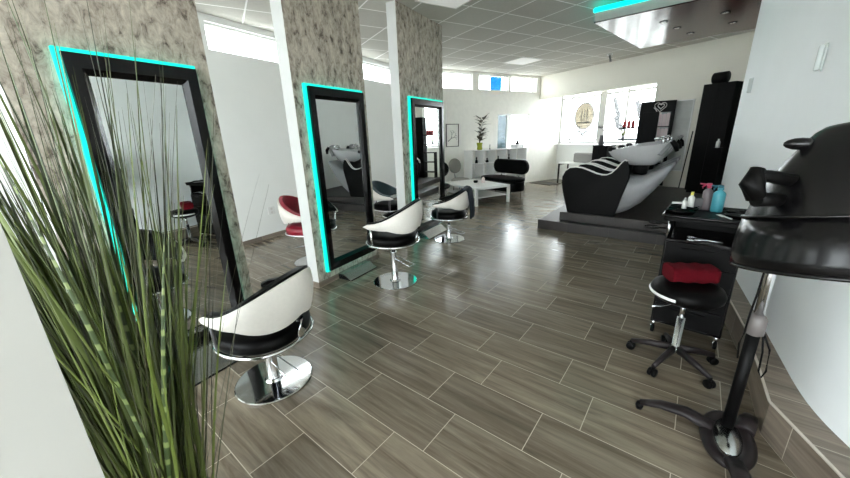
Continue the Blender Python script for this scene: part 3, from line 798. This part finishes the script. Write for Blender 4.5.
def disc_chair(t0, s0, rz, bm_, sm_, label):
    t = T('disc_chair', label, 'chair', W0(t0, s0), rz, 'round backed lounge chairs by the street wall')
    b = B(); b.lathe([(0, .30), (.22, .30), (.25, .33), (.25, .37), (.21, .40), (0, .405)], 32); b.make('seat', sm_, t)
    b = B(); b.lathe([(0, -.035), (.17, -.035), (.195, -.015), (.195, .015), (.17, .035), (0, .035)], 36, (-.27, 0, .72), Matrix.Rotation(R(83), 4, 'Y')); b.make('backrest', bm_, t)
    b = B(); b.tube([(-.24, 0, .33), (-.28, 0, .5), (-.28, 0, .56)], .015, 8); b.make('back_post', CHROME, t)
    for a in range(4): b = B(); b.tube([(.2*math.cos(R(45+90*a)), .2*math.sin(R(45+90*a)), 0), (.18*math.cos(R(45+90*a)), .18*math.sin(R(45+90*a)), .31)], .013, 8); b.make('leg', STEEL, t)
disc_chair(.64, -3.92, WA-R(40), BLACKL, BLACKL, 'black lounge chair with a round disc back beside the farthest mirror')
disc_chair(.12, -2.93, WA, GREYP, GREYP, 'pale grey lounge chair with a round disc back between black one and shelf')
# door mat
b = B(); b.prism(rrect(0, .8, 0, .5, .02), 0, .012); tag(b.make('door_mat', MAT, loc=Wn(.12, -.35, 0), rz=WA), 'dark grey mat on the floor at the corner of the street wall', 'mat')
# bench in the window bay
t = T('bench', 'long pale bench with dark legs under the bay window', 'bench', Wn(.66, .26), WA)
b = B(); b.box(0, 1.45, 0, .45, .58, .62); b.make('bench_top', PLASTW, t, bevel=.004)
for x in (.0, 1.415):
    b = B(); b.box(x, x+.035, 0, .035, 0, .58); b.box(x, x+.035, .415, .45, 0, .58); b.box(x, x+.035, .035, .415, .545, .58); b.make('leg_frame', BLACKM, t)
b = B(); b.box(.40, 1.30, .06, .40, .0, .42); tag(b.make('crate', GREYF, loc=Wn(.66, .26, 0), rz=WA, bevel=.01), 'dark grey box standing under the bench', 'box')
b = B(); b.box(.36, 1.20, .18, .36, .0, .28); tag(b.make('bolster_cushion', GREYF, loc=Wn(.66, .26, .62), rz=WA, bevel=.05, seg=4), 'long grey bolster cushion leaning on the window bench', 'cushion')
# ------------------------------------------------------------------ wash area
t = T('sideboard', 'narrow black sideboard with a vase on it, left of the wash basins', 'cabinet', W0(1.93, -.08), WA)
b = B(); b.box(0, .40, 0, .30, .04, 1.12); b.make('body', BLACKM, t)
b = B(); b.box(-.01, .41, -.01, .31, 1.12, 1.15); b.make('top', BLACKG, t, bevel=.003)
b = B(); b.box(.03, .37, .03, .27, 0, .04); b.make('plinth', BLACKM, t)
for x0 in (.01, .205): b = B(); b.box(x0, x0+.185, -.018, 0, .07, 1.09); d_ = b.make('door', BLACKM, t, bevel=.002)
t = T('flower_vase', 'dark vase with a pale orchid on the black sideboard by the bay window', 'vase', W0(2.05, .06, 1.15))
b = B(); b.lathe([(0, 0), (.055, 0), (.07, .05), (.055, .14), (.045, .22), (.05, .24), (.04, .23), (0, .15)], 18); b.make('vase_body', GREYL, t)
b = B(); b.tube([(0, 0, .2), (.03, 0, .34), (-.02, 0, .43), (-.09, 0, .44)], .006, 6); b.make('stem', LEAFP, t)
b = B()
for q in ((-.09, 0, .44), (-.02, .02, .44), (.05, 0, .44), (.03, .03, .36), (-.05, -.03, .42)): b.ball(q, .036, sz=.6, n=8)
b.make('blossom', GREYF, t)
# retail tower with emblem
TW = W0(2.74, -.46); TWx = Vector((math.cos(R(8)), math.sin(R(8)), 0)); TWy = Vector((-TWx.y, TWx.x, 0))
def tower():
    t = T('retail_display', 'black product display tower with a pale heart emblem on its header', 'display', W0(2.74, -.46), R(8))
    H = 2.06
    b = B(); b.box(.40, .76, .0, .22, .28, 1.84); b.make('centre_panel', BLACKM, t)
    b = B(); b.box(.40, 1.03, -.01, .22, 1.84, H); b.make('header', BLACKM, t, bevel=.004)
    b = B(); b.box(.97, 1.03, .0, .22, .28, 1.84); b.make('side_panel', BLACKM, t)
    for z in (.45, .75, 1.03, 1.28, 1.53):
        b = B(); b.box(.761, .969, .02, .20, z, z+.018); b.make('shelf_board', BLACKM, t)
        b = B(); b.box(.04, .399, .03, .20, z-.012, z+.018); b.make('wing_board', BLACKM, t)
    b = B(); b.box(.04, .06, .03, .20, .28, 1.03); b.make('wing_side', BLACKM, t)
    # heart emblem of curling strokes
    b = B(); cx, cz, k = .76, 1.945, .092
    def st(pts, r=.008): b.tube([(cx+x*k, -.013, cz+z*k) for x, z in pts], r, 6)
    def bez(p0, p1, p2, n=9): return [((1-q)**2*p0[0]+2*q*(1-q)*p1[0]+q*q*p2[0], (1-q)**2*p0[1]+2*q*(1-q)*p1[1]+q*q*p2[1]) for q in [i/(n-1) for i in range(n)]]
    def heart(sc_, dx, dz, t0, t1): return [(dx+sc_*16*math.sin(a)**3/16, dz+sc_*(13*math.cos(a)-5*math.cos(2*a)-2*math.cos(3*a)-math.cos(4*a))/16) for a in [t0+(t1-t0)*i/30 for i in range(31)]]
    st(heart(1.15, 0, 0, .0, 2*PI)); st(heart(.62, .08, .1, .0, 2*PI), .010)
    st([(-1.25, -.15), (-.85, -.55), (-.55, -1.05)], .010)
    b.make('emblem', EMBW, t)
    return t
tower()
r5 = random.Random(11)
for z, zt in ((1.548, 1.82), (1.298, 1.515), (1.048, 1.27)):
    for i, x in enumerate((.80, .866, .932)):
        hh = (zt-z)*r5.uniform(.8, .97)
        b = B(); b.box(-.029, .029, -.04, .04, 0, hh); b.box(-.018, .018, -.018, .018, hh, hh+.01)
        tag(b.make('product_carton', PINKW, loc=TW+TWx*x+TWy*.11+Vector((0, 0, z)), rz=R(8), bevel=.003),
            'pale carton in the %s open shelf of the display tower' % {1.548: 'top', 1.298: 'second', 1.048: 'third'}[z], 'carton', 'cartons on the display tower, shelf %s' % {1.548: 'at the top', 1.298: 'in the middle', 1.048: 'below'}[z])
for i, x in enumerate((.14, .22, .30)):
    b = B(); b.lathe([(0, 0), (.035, 0), (.035, .12), (.012, .14), (.012, .17), (0, .17)], 14)
    tag(b.make('product_bottle', REDP, loc=TW+TWx*x+TWy*.11+Vector((0, 0, 1.548))), 'red bottle on the side board left of the display tower', 'bottle', 'red bottles left of the display tower')
t = T('small_plant', 'small yellow-green plant in a white cup left of the display tower', 'plant', TW+TWx*.13+TWy*.11+Vector((0, 0, 1.298)))
b = B(); b.lathe([(0, 0), (.03, 0), (.04, .07), (.035, .07), (0, .05)], 14); b.make('cup', PLASTW, t)
b = B()
for i in range(9): a = i*.7; b.tube([(0, 0, .06), (.03*math.cos(a), .03*math.sin(a), .12), (.05*math.cos(a), .05*math.sin(a), .15+.03*(i % 3))], [.012, .014, .002], 6, sx=.5)
b.make('leaves', LIME, t)
# picture panel right of the tower, thin black pole
t = T('wall_picture', 'large pale grey picture panel on the wall between display tower and tall cabinet', 'picture', Wn(3.52, -.03, .60), WA)
b = B(); b.box(0, .60, 0, .028, 0, 1.46); b.make('board', PLASTW, t, bevel=.003)
b = B(); b.box(.02, .58, -.002, 0, .02, 1.44); b.make('print', POSTER, t)
b = B(); b.tube([W0(4.12, -.18, 1.43), W0(4.02, -.10, .29)], .010, 8); tag(b.make('pole', BLACKM), 'thin black pole leaning beside the tall black cabinet', 'pole')
# tall black cabinet
t = T('tall_cabinet', 'tall narrow black cabinet at the end of the right wall', 'cabinet', W0(4.30, -.50, .28), WA)
H = 1.955
b = B(); b.box(0, .47, 0, .38, .05, H); b.make('carcass', BLACKM, t)
for x0 in (.003, .237): b = B(); b.box(x0, x0+.23, -.02, -.001, .06, H-.005); d_ = b.make('door', BLACKM, t, bevel=.002)
b = B(); b.box(.02, .45, .02, .36, 0, .05); b.make('plinth', BLACKM, t)
b = B(); b.box(.36, .52, -.14, -.021, .84, .86); b.make('side_shelf', BLACKM, t)
b = B(); b.lathe([(0, -.11), (.085, -.11), (.095, -.1), (.095, .1), (.085, .11), (0, .11)], 28, (0, 0, .097), Matrix.Rotation(R(90), 4, 'Y'))
o = B(); dr = T('drum_case', 'black drum shaped case lying on top of the tall black cabinet', 'case', W0(4.37, -.42, 2.235), WA)
o.bm.free(); b.make('drum', BLACKM, dr, loc=(.11, .05, 0))
b = B(); b.lathe([(0, 0), (.075, 0), (.075, .004), (0, .004)], 24, (-.004, .05, .097), Matrix.Rotation(R(-90), 4, 'Y')); plabel(b.make('end_cap', simple('beige_cap', srgb(190, 184, 160), .5)), 'beige round end'); bpy.data.objects['end_cap'].parent = dr
t = T('lotion_bottle', 'small white bottle on the side shelf of the tall black cabinet', 'bottle', W0(4.72, -.59, 1.14))
b = B(); b.lathe([(0, 0), (.03, 0), (.03, .10), (.012, .125), (0, .125)], 16); b.make('bottle_body', PLASTW, t)
b = B(); b.lathe([(0, .125), (.014, .125), (.014, .15), (0, .15)], 12); b.make('cap', PLASTW, t)

# wash units: seat to the left (-x), basin to the right; local origin at near front corner
def wash_unit(y0, label):
    t = T('wash_unit', label, 'wash chair', (-1.5, y0, .28), 0, 'backwash chairs on the platform')
    side = [(.0, .0), (-.05, .15), (-.10, .33), (-.125, .46), (-.12, .56), (-.085, .64), (-.02, .69), (.07, .702), (.16, .69), (.26, .655), (.36, .615), (.44, .598), (.50, .60), (.56, .63), (.62, .70), (.67, .775), (.705, .815), (.74, .80), (.775, .70), (.79, .58), (.66, .0)]
    for yy in (0, .60):
        b = B(); b.prism(side, yy, yy+.055, 'y'); sp = b.make('side_panel', BLACKL, t, bevel=.008)
        b = B(); top = side[4:18]
        for e in (.004, .051): b.tube([(x, yy+e, z+.004) for x, z in top], .0085, 6)
        b.make('piping', PIPING, sp)
    # lounge seat between the panels
    seat = [(.0, .02), (-.09, .36), (-.10, .52), (-.03, .62), (.06, .63), (.2, .58), (.36, .52), (.46, .51), (.55, .57), (.66, .72), (.72, .76), (.745, .70), (.76, .55), (.64, .02)]
    b = B(); b.prism(seat, .056, .599, 'y'); st = b.make('seat', BLACKL, t, bevel=.02, seg=3)
    b = B()
    for x, z in ((.2, .588), (.44, .522)): b.tube([(x, .06, z), (x, .595, z)], .007, 6)
    b.make('seam_piping', PIPING, st)
    # shell carrying the basin
    def shell(i, j):
        # cross-sections along i from foot to rear tip
        P = [(.64, .0, .70, .60), (.78, .06, .80, .585), (.95, .20, .95, .60), (1.08, .38, 1.06, .66), (1.18, .54, 1.16, .72), (1.27, .71, 1.26, .77)]
        q = i*(len(P)-1); k_ = min(int(q), len(P)-2); f = q-k_
        x0, z0, x1, z1 = [P[k_][m]*(1-f)+P[k_+1][m]*f for m in range(4)]
        w = .30*(1-.35*i); a = 2*PI*j
        cy = math.copysign(abs(math.cos(a))**.5, math.cos(a)); cz = math.copysign(abs(math.sin(a))**.6, math.sin(a))
        m = (cz+1)/2
        return Vector((x0+(x1-x0)*m, .327+w*cy, z0+(z1-z0)*m))
    b = B(); b.grid(shell, 16, 28, cv=True)
    b.bm.verts.ensure_lookup_table()
    b.f([b.bm.verts[j] for j in range(28)][::-1]); b.f([b.bm.verts[15*28+j] for j in range(28)])
    b.make('shell', BASEG, t)
    b = B(); b.tube([(.86, .327, .60), (.88, .327, .74)], .10, 14); b.make('bracket', BLACKM, t)
    # basin: dished ceramic, tongue towards the seat
    def rim(a):
        c, s = math.cos(a), math.sin(a)
        x = .86+(.37 if c > 0 else .43)*c; y = .327+.27*s*(1-.15*max(0, -c))
        z = 1.0+.04*c-.045*max(0, -c)**3
        return x, y, z
    def bowl(prof, b):
        R_ = []
        for f, dz, kx in prof:
            row = []
            for i in range(36):
                x, y, z = rim(2*PI*i/36)
                row.append(b.v((.86+kx+(x-.86)*f, .327+(y-.327)*f, .72+(z-.72)*dz)))
            R_.append(row)
        for A, Q in zip(R_, R_[1:]):
            for j in range(36): b.f([A[j], A[(j+1) % 36], Q[(j+1) % 36], Q[j]], True)
        b.f(R_[0][::-1]); b.f(R_[-1])
    b = B(); bowl([(.22, 0, .02), (.45, .06, .02), (.66, .25, .01), (.82, .5, 0), (.94, .78, 0), (1, .97, 0), (1.0, 1, 0), (.95, 1.0, 0), (.86, .85, 0), (.7, .55, .0), (.45, .35, .01), (.1, .3, .01)], b)
    bs = b.make('basin', CERAM, t)
    b = B(); b.lathe([(0, 0), (.04, 0), (.035, .012), (0, .012)], 16, (.87, .327, .81)); b.make('drain', BLACKM, bs)
    b = B(); b.tube([(.47, .20, .955), (.50, .327, .94), (.47, .45, .955)], .032, 10); b.make('neck_rest', BLACKM, t)
    b = B(); b.tube([(1.10, .20, .98), (1.10, .20, 1.08), (1.06, .22, 1.10), (1.0, .26, 1.08)], .016, 8); b.lathe([(0, 0), (.028, 0), (.024, .05), (0, .06)], 14, (1.12, .327, 1.0)); b.make('mixer_tap', CHROME, t)
    b = B(); b.tube([(1.20, .12, 1.06), (1.25, .12, 1.0), (1.27, .14, .93)], [.03, .034, .025], 10); b.make('hand_shower', BLACKM, t)
    # rear splash and housing behind the basin
    b = B(); b.grid(lambda i, j: Vector((1.08+.13*i+.03*math.sin(PI*j), .327+.25*math.cos(PI*(1-j))*(1-.3*i), .88+.17*i+.05*math.sin(PI*j)*i)), 8, 16); b.make('rear_housing', BASEG, t, solid=.05)
    return t
wash_unit(5.50, 'nearest backwash chair, black seat with white piping and grey basin, at platform front')
wash_unit(6.27, 'middle backwash chair of the platform row, seen over the nearest one')
wash_unit(7.04, 'farthest backwash chair of the platform row, by the black display tower')
# white panel / cable box low at the alcove end
# ------------------------------------------------------------------ trolley with tools
def trolley():
    t = T('salon_trolley', 'black salon trolley with trays on top beside the tiled ledge', 'trolley', (.12, 3.02, 0), R(-3))
    W_, D_ = .205, .20
    b = B(); b.box(-W_, W_, -D_, D_, .10, .76); b.make('carcass', BLACKG, t, bevel=.006)
    for k in range(4):
        z0 = .125+.155*k
        b = B(); b.box(-W_+.012, W_-.012, -D_-.016, -D_, z0, z0+.148); d_ = b.make('drawer', BLACKM, t, bevel=.003)
        b = B(); b.tube([(-.10, -D_-.018, z0+.12), (.10, -D_-.018, z0+.12)], .005, 6); b.make('pull', BLACKM, d_)
    for x in (-1, 1):
        for y in (-1, 1):
            b = B(); b.tube([(x*(W_-.012), y*(D_-.012), .76), (x*(W_-.012), y*(D_-.012), .89)], .009, 8); b.make('post', CHROME, t)
    b = B(); b.box(-W_, W_, D_-.012, D_, .761, .889); b.make('back_panel', BLACKM, t)
    for x in (-W_, W_-.008): b = B(); b.box(x, x+.008, -D_+.03, D_-.0121, .761, .889); b.make('side_cheek', BLACKM, t)
    b = B(); b.prism(rrect(-W_-.03, W_+.03, -D_-.03, D_+.03, .03), .89, .915); b.make('top_tray', BLACKM, t, bevel=.004)
    b = B()
    P = rrect(-W_-.03, W_+.03, -D_-.03, D_+.03, .03); b.tube([(x, y, 0.925) for x, y in P], .011, 6, True); b.make('tray_rim', BLACKG, t)
    for (x, y, rx, ry) in ((-.155, -.09, .09, .05), (-.15, .03, .09, .045), (-.15, .13, .085, .04), (.165, -.07, .085, .05), (.17, .06, .085, .05)):
        b = B(); b.lathe([(.0, .888), (.8, .888), (1.0, .91), (1.06, .914), (.95, .908), (.78, .896), (0, .896)], 24, sx=rx, sy=ry); b.make('tool_well', BLACKG, t, loc=(x, y, .03))
    for k in (0, 1):
        b = B(); b.tube([(-W_-.015, -.08+.16*k, .80), (-W_-.10, -.08+.16*k, .80)], .006, 6); pts = [(-W_-.10+.045*math.cos(a), -.08+.16*k+.045*math.sin(a), .80) for a in [2*PI*i/20 for i in range(20)]]; b.tube(pts, .006, 6, True); b.make('dryer_holder', BLACKM, t)
    for x in (-1, 1):
        for y in (-1, 1):
            cx, cy = x*(W_-.02), y*(D_-.03)
            b = B(); b.tube([(cx, cy, .10), (cx, cy, .06)], .012, 8); b.tube([(cx-.012, cy, .06), (cx-.012, cy, .03)], .005, 6); c = b.make('caster', CHROME, t)
            b = B(); b.lathe([(.0, -.011), (.026, -.011), (.030, -.007), (.030, .007), (.026, .011), (0, .011)], 18, (cx, cy, .031), Matrix.Rotation(R(90), 4, 'Y')); b.make('wheel', BLACKM, c)
    return t
trolley()
def tp(x, y, z=.886): return Vector((.12, 3.02, z+.03))+Matrix.Rotation(R(-3), 3, 'Z') @ Vector((x, y, 0))
# scissors lying in the open bay under the tray
t = T('scissors', 'open steel scissors lying on the trolley under its top tray', 'scissors', tp(.02, -.15, .732))
for s in (-1, 1):
    b = B(); b.tube([(-.07, s*.035, .006), (0, 0, .006), (.085, -s*.02, .006)], [.004, .006, .002], 6, sx=1.6)
    bl = b.make('blade', CHROME, t); b = B(); b.tube([(-.085+.02*math.cos(a), s*.042+.014*math.sin(a), .006) for a in [2*PI*i/14 for i in range(14)]], .004, 6, True); b.make('finger_loop', CHROME, bl)
def bottle(name, label, p, r, h, body, cap, trig=None, group=None):
    t = T(name, label, 'bottle', p)
    b = B(); b.lathe([(0, 0), (r*.94, 0), (r, .008), (r, h*.66), (r*.9, h*.72), (r*.4, h*.80), (r*.38, h*.84), (0, h*.84)], 24); b.make('bottle_body', body, t)
    if trig:
        b = B(); b.lathe([(0, h*.82), (r*.48, h*.82), (r*.48, h*.9), (0, h*.9)], 14); b.make('collar', cap, t)
        b = B(); b.box(-.016, .014, -.012, .012, h*.9, h*1.0); b.box(-.055, -.016, -.008, .008, h*.94, h*.985); b.make('spray_head', trig, t, bevel=.004)
        b = B(); b.tube([(-.022, 0, h*.93), (-.038, 0, h*.86), (-.034, 0, h*.80)], .006, 6); b.make('trigger', trig, t)
    else:
        b = B(); b.lathe([(0, h*.82), (r*.45, h*.82), (r*.45, h), (0, h)], 16); b.make('cap', cap, t)
    return t
bottle('spray_bottle', 'aqua blue spray bottle on the trolley, nearest the right wall', tp(.035, .13), .036, .19, AQUA, AQUA, simple('teal_spray_head', srgb(30, 96, 112), .3))
bottle('spray_bottle', 'dusky grey spray bottle with raspberry and white head behind the aqua one', tp(-.03, .165), .029, .195, DGREYP, PINKP, PINKP)
bottle('clear_bottle', 'clear bottle with a yellow cap on the trolley', tp(-.115, .10), .021, .135, CLEARP, YELP)
bottle('clear_bottle', 'short clear bottle beside the yellow capped one on the trolley', tp(-.148, .07), .015, .095, CLEARP, CLEARP)
b = B(); b.box(-.035, .035, -.025, .025, 0, .035); tag(b.make('small_box', PLASTW, loc=tp(-.20, .20), bevel=.004), 'little white box at the back left of the trolley top', 'box')
b = B(); b.box(-.05, .05, -.035, .035, 0, .085); tag(b.make('carton', GREYL, loc=tp(-.085, .175), bevel=.003), 'dark grey carton between the bottles on the trolley', 'carton')
t = T('comb', 'white handled comb lying in the right tool well of the trolley', 'comb', tp(.08, -.10, .90), R(115))
b = B(); b.box(-.08, .05, -.006, .006, 0, .005); b.make('spine', PLASTW, t)
b = B()
for i in range(24): b.box(-.02+i*.003, -.0185+i*.003, .006, .02, .001, .004)
b.make('teeth', PLASTW, t)
# ------------------------------------------------------------------ rolling stool with towel
def stool():
    t = T('rolling_stool', 'black rolling stool on a five star base before the trolley', 'stool', (.075, 2.50, 0), R(12))
    b = B(); b.lathe([(0, .10), (.036, .10), (.034, .125), (.022, .13), (.022, .34), (0, .34)], 20); gl = b.make('gas_lift', STEEL, t)
    b = B(); b.lathe([(.014, .33), (.014, .47)], 14); b.make('piston', CHROME, gl)
    b = B(); b.lathe([(0, .455), (.10, .455), (.16, .475), (.187, .50), (.192, .53), (.178, .56), (.14, .572), (0, .575)], 40); b.make('seat', BLACKL, t)
    b = B(); b.tube([(-.05, -.05, .455), (-.14, -.10, .44), (-.19, -.13, .445)], .005, 8); b.make('height_lever', CHROME, t)
    b = B(); b.tube([(.187*math.cos(R(a)), .187*math.sin(R(a)), .515) for a in range(160, 245, 7)], .011, 8); b.make('trim_strip', PLASTW, t)
    for k in range(5):
        a = R(72*k+20); c, s = math.cos(a), math.sin(a)
        b = B(); b.tube([(.02*c, .02*s, .112), (.14*c, .14*s, .095), (.245*c, .245*s, .068)], [.026, .022, .016], 10, sx=.8); lg = b.make('leg', BROWNB, t)
        b = B(); b.tube([(.245*c, .245*s, .068), (.245*c, .245*s, .05)], .010, 8)
        for e in (-.013, .013):
            b.lathe([(0, -.009), (.024, -.009), (.027, -.005), (.027, .005), (.024, .009), (0, .009)], 16, (.245*c-s*e, .245*s+c*e, .0275), Matrix.Rotation(a+PI/2, 4, 'Z') @ Matrix.Rotation(R(90), 4, 'Y'))
        b.make('caster', BLACKM, lg)
    return t
stool()
b = B()
def tw(i, j):
    # folded towel block with soft edges
    a = 2*PI*j; c, s = math.cos(a), math.sin(a)
    x = (i-.5)*.255; e = 1-.10*abs(2*i-1)**6
    return Vector((x, .078*math.copysign(abs(c)**.45, c)*e, .048+.048*math.copysign(abs(s)**.5, s)*e+.004*math.sin(i*19+j*7)))
b.grid(tw, 26, 32, cv=True); b.bm.verts.ensure_lookup_table(); b.f([b.bm.verts[j] for j in range(32)][::-1]); b.f([b.bm.verts[25*32+j] for j in range(32)])
tag(b.make('towel', TOWEL, loc=(.075, 2.56, .579), rz=R(28)), 'folded deep red towel lying on the rolling stool', 'towel')
# ------------------------------------------------------------------ hood dryer
def hood_dryer():
    PX, PY = .322, 1.955
    t = T('hood_dryer', 'black hood hair dryer on a chrome and black stand by the right wall', 'hair dryer', (PX, PY, 0))
    b = B()
    pts = [(.078*math.cos(a)-.002, .165*math.sin(a)-.085, .062) for a in [2*PI*i/36 for i in range(36)]]
    b.tube(pts, .028, 12, True, sx=1.0, sy=.8); b.make('base_ring', BROWNB, t)
    b = B(); b.lathe([(0, .05), (.9, .05), (1, .06), (1, .072), (0, .078)], 28, (-.002, -.075, 0), sx=.062, sy=.125); plabel(b.make('ring_insert', STEEL, t), 'silver insert')
    for tip, w in (((-.365, -.03), 1), ((.11, .17), .9), ((.06, -.50), 1)):
        x, y = tip; st = Vector((-.06, -.06, 0)) if x < -.1 else Vector((.06, .0, 0)) if y > 0 else Vector((.01, -.24, 0))
        b = B()
        P = [Vector((st.x, st.y, .075)), Vector((st.x+(x-st.x)*.35, st.y+(y-st.y)*.35+.015, .088)), Vector((st.x+(x-st.x)*.7, st.y+(y-st.y)*.7+.015, .07)), Vector((x, y, .042))]
        b.tube(P, [.040, .038, .031, .020], 12, sx=1, sy=.62); lg = b.make('leg', BROWNB, t)
        b = B(); b.lathe([(0, .0), (.016, .0), (.02, .02), (.016, .038), (0, .04)], 14, (x, y, 0)); b.make('glide', BLACKM, lg)
    b = B(); b.lathe([(.024, .06), (.024, .60)], 20); b.make('lower_pole', BLACKM, t)
    b = B(); b.lathe([(.026, .595), (.034, .60), (.034, .675), (.024, .69), (.018, .695)], 22); plabel(b.make('collar', simple('grey_collar', srgb(98, 92, 90), .4), t), 'grey clamp collar')
    b = B(); b.lathe([(.019, .69), (.019, 1.10)], 18); b.make('upper_pole', CHROME, t)
    # hood, tilted slightly towards the room
    HC = Vector((.138, -.2305, 1.025)); Rr = .30
    RT = Vector((.78, .626, 0)); FW = Vector((-.626, .78, 0))
    M = Matrix.Rotation(R(-13), 4, RT)
    def H(r, a, z): return HC+M @ (RT*(r*math.cos(a))+FW*(r*math.sin(a))+Vector((0, 0, z)))
    def shellm(prof, name, mat, th, par=t):
        o_ = [(r*Rr, z) for r, z in prof]; i_ = [(max(0, r*Rr-th), z-(th if r < .5 else 0)) for r, z in prof[::-1]]
        b = B(); b.lathe(o_+i_, 64, HC, M)
        for f_ in list(b.bm.faces):
            if len(f_.verts) > 4: b.bm.faces.remove(f_)
        A = [v for v in b.bm.verts]
        return b.make(name, mat, par)
    shellm([(.875, .18), (.80, .245), (.68, .31), (.51, .382), (.38, .435), (.29, .466), (.22, .480), (0, .484)], 'hood', HOODB, .012)
    shellm([(.975, .0), (1.0, .0), (.992, .045), (.955, .105), (.885, .182)], 'visor', SMOKE, .008)
    b = B(); b.tube([H(Rr*.888, 2*PI*i/48, .182) for i in range(48)], .006, 6, True); b.make('rim_band', HOODB, t)
    b = B(); b.tube([H(Rr*.985, 2*PI*i/48, .0) for i in range(48)], .007, 6, True); b.make('lower_rim', HOODB, t)
    b = B(); b.tube([(.0, .0, 1.08), (0, 0, 1.2), (.01, -.04, 1.27)], [.026, .034, .04], 14); b.make('hood_joint', HOODB, t)
    b = B(); b.lathe([(0, .10), (.24, .10), (.27, .13), (0, .14)], 32, HC, M); b.make('air_grille', BLACKM, t)
    b = B()
    b.tube([H(Rr*.66, PI, .300), H(Rr*.92, PI, .318), H(Rr*1.10, PI, .318)], [.024, .020, .024], 12)
    b.tube([H(Rr*1.06, PI, .345), H(Rr*1.12, PI, .295), H(Rr*1.07, PI, .245)], [.02, .034, .026], 12)
    b.tube([H(Rr*1.07, PI, .243), H(Rr*.80, PI, .238)], [.026, .022], 12)
    b.make('side_handle', BLACKM, t)
    b = B(); q = H(Rr*.44, R(158), .425)
    b.ball(q+Vector((0, 0, .005)), .03, sx=1.5, sy=.8, sz=.7, n=14); b.make('vent_knob', HOODB, t)
    b = B(); b.tube([(-.012, -.03, 1.12), (-.022, -.02, .98), (-.026, -.022, .80), (-.032, -.024, .70), (-.034, -.026, .60), (-.04, -.02, .54), (-.034, -.03, .47)], .004, 6)
    b.tube([(.03, .02, .62), (.05, .03, .50), (.055, .03, .40), (.068, .03, .37), (.078, .03, .41), (.07, .03, .52), (.035, .015, .60)], .004, 6); b.make('cable', BLACKM, t)
hood_dryer()
# two small white holders on the right wall
def holder(x, y, z, rz, label):
    t = T('wall_holder', label, 'wall holder', (x, y, z), rz, 'white holders on the right wall')
    b = B(); b.prism(rrect(-.022, .022, -.075, .075, .012), 0, .008, 'x'); b.make('back_plate', HOLDW, t)
    b = B(); b.prism(rrect(-.018, .018, -.07, .07, .012), -.028, -.0005, 'x'); b.make('cover', HOLDW, t, bevel=.008, seg=3)
holder(.489, 3.20, 1.87, R(-5.4), 'small white plastic holder high on the right wall, nearer the camera')
holder(.322, 5.09, 1.895, R(-5), 'small white plastic holder on the right wall near its far end')

# ------------------------------------------------------------------ camera, light, view
cam = bpy.data.cameras.new('camera'); co = bpy.data.objects.new('camera', cam); COL.objects.link(co)
cam.sensor_width = 36; cam.lens = 36*336.8/850; cam.clip_start = .05
yaw, pit, rol = -.6765, .2945, .0348
f_ = Vector((math.sin(yaw)*math.cos(pit), math.cos(yaw)*math.cos(pit), -math.sin(pit)))
r_ = Vector((math.cos(yaw), -math.sin(yaw), 0)); d_ = f_.cross(r_)
c_, s_ = math.cos(rol), math.sin(rol)
r2 = r_*c_+d_*s_; d2 = d_*c_-r_*s_
M = Matrix((r2, -d2, -f_)).transposed().to_4x4()
co.matrix_world = Matrix.Translation((0, 0, 1.5)) @ M
sc.camera = co
w = bpy.data.worlds.new('world'); sc.world = w; w.use_nodes = True
nt = w.node_tree; bg = nt.nodes['Background']
bg.inputs['Color'].default_value = (.93, .97, 1.0, 1)
# overcast sky, slightly stronger ahead than behind, split added to balance the room's brightness
tcw = nt.nodes.new('ShaderNodeTexCoord'); sx_ = nt.nodes.new('ShaderNodeSeparateXYZ'); mw = nt.nodes.new('ShaderNodeMapRange')
nt.links.new(tcw.outputs['Generated'], sx_.inputs[0]); nt.links.new(sx_.outputs['Y'], mw.inputs['Value'])
mw.inputs['From Min'].default_value = -.5; mw.inputs['From Max'].default_value = .1; mw.inputs['To Min'].default_value = SKY_BACK; mw.inputs['To Max'].default_value = SKY_FRONT
nt.links.new(mw.outputs[0], bg.inputs['Strength'])
sc.view_settings.view_transform = 'Standard'; sc.view_settings.look = 'None'; sc.view_settings.gamma = 1
sc.view_settings.use_curve_mapping = False
sc.view_settings.exposure = 1.55
sc.cycles.use_denoising = True
sc.cycles.max_bounces = 10; sc.cycles.diffuse_bounces = 6; sc.cycles.glossy_bounces = 5; sc.cycles.transparent_max_bounces = 12
sc.cycles.sample_clamp_indirect = 8
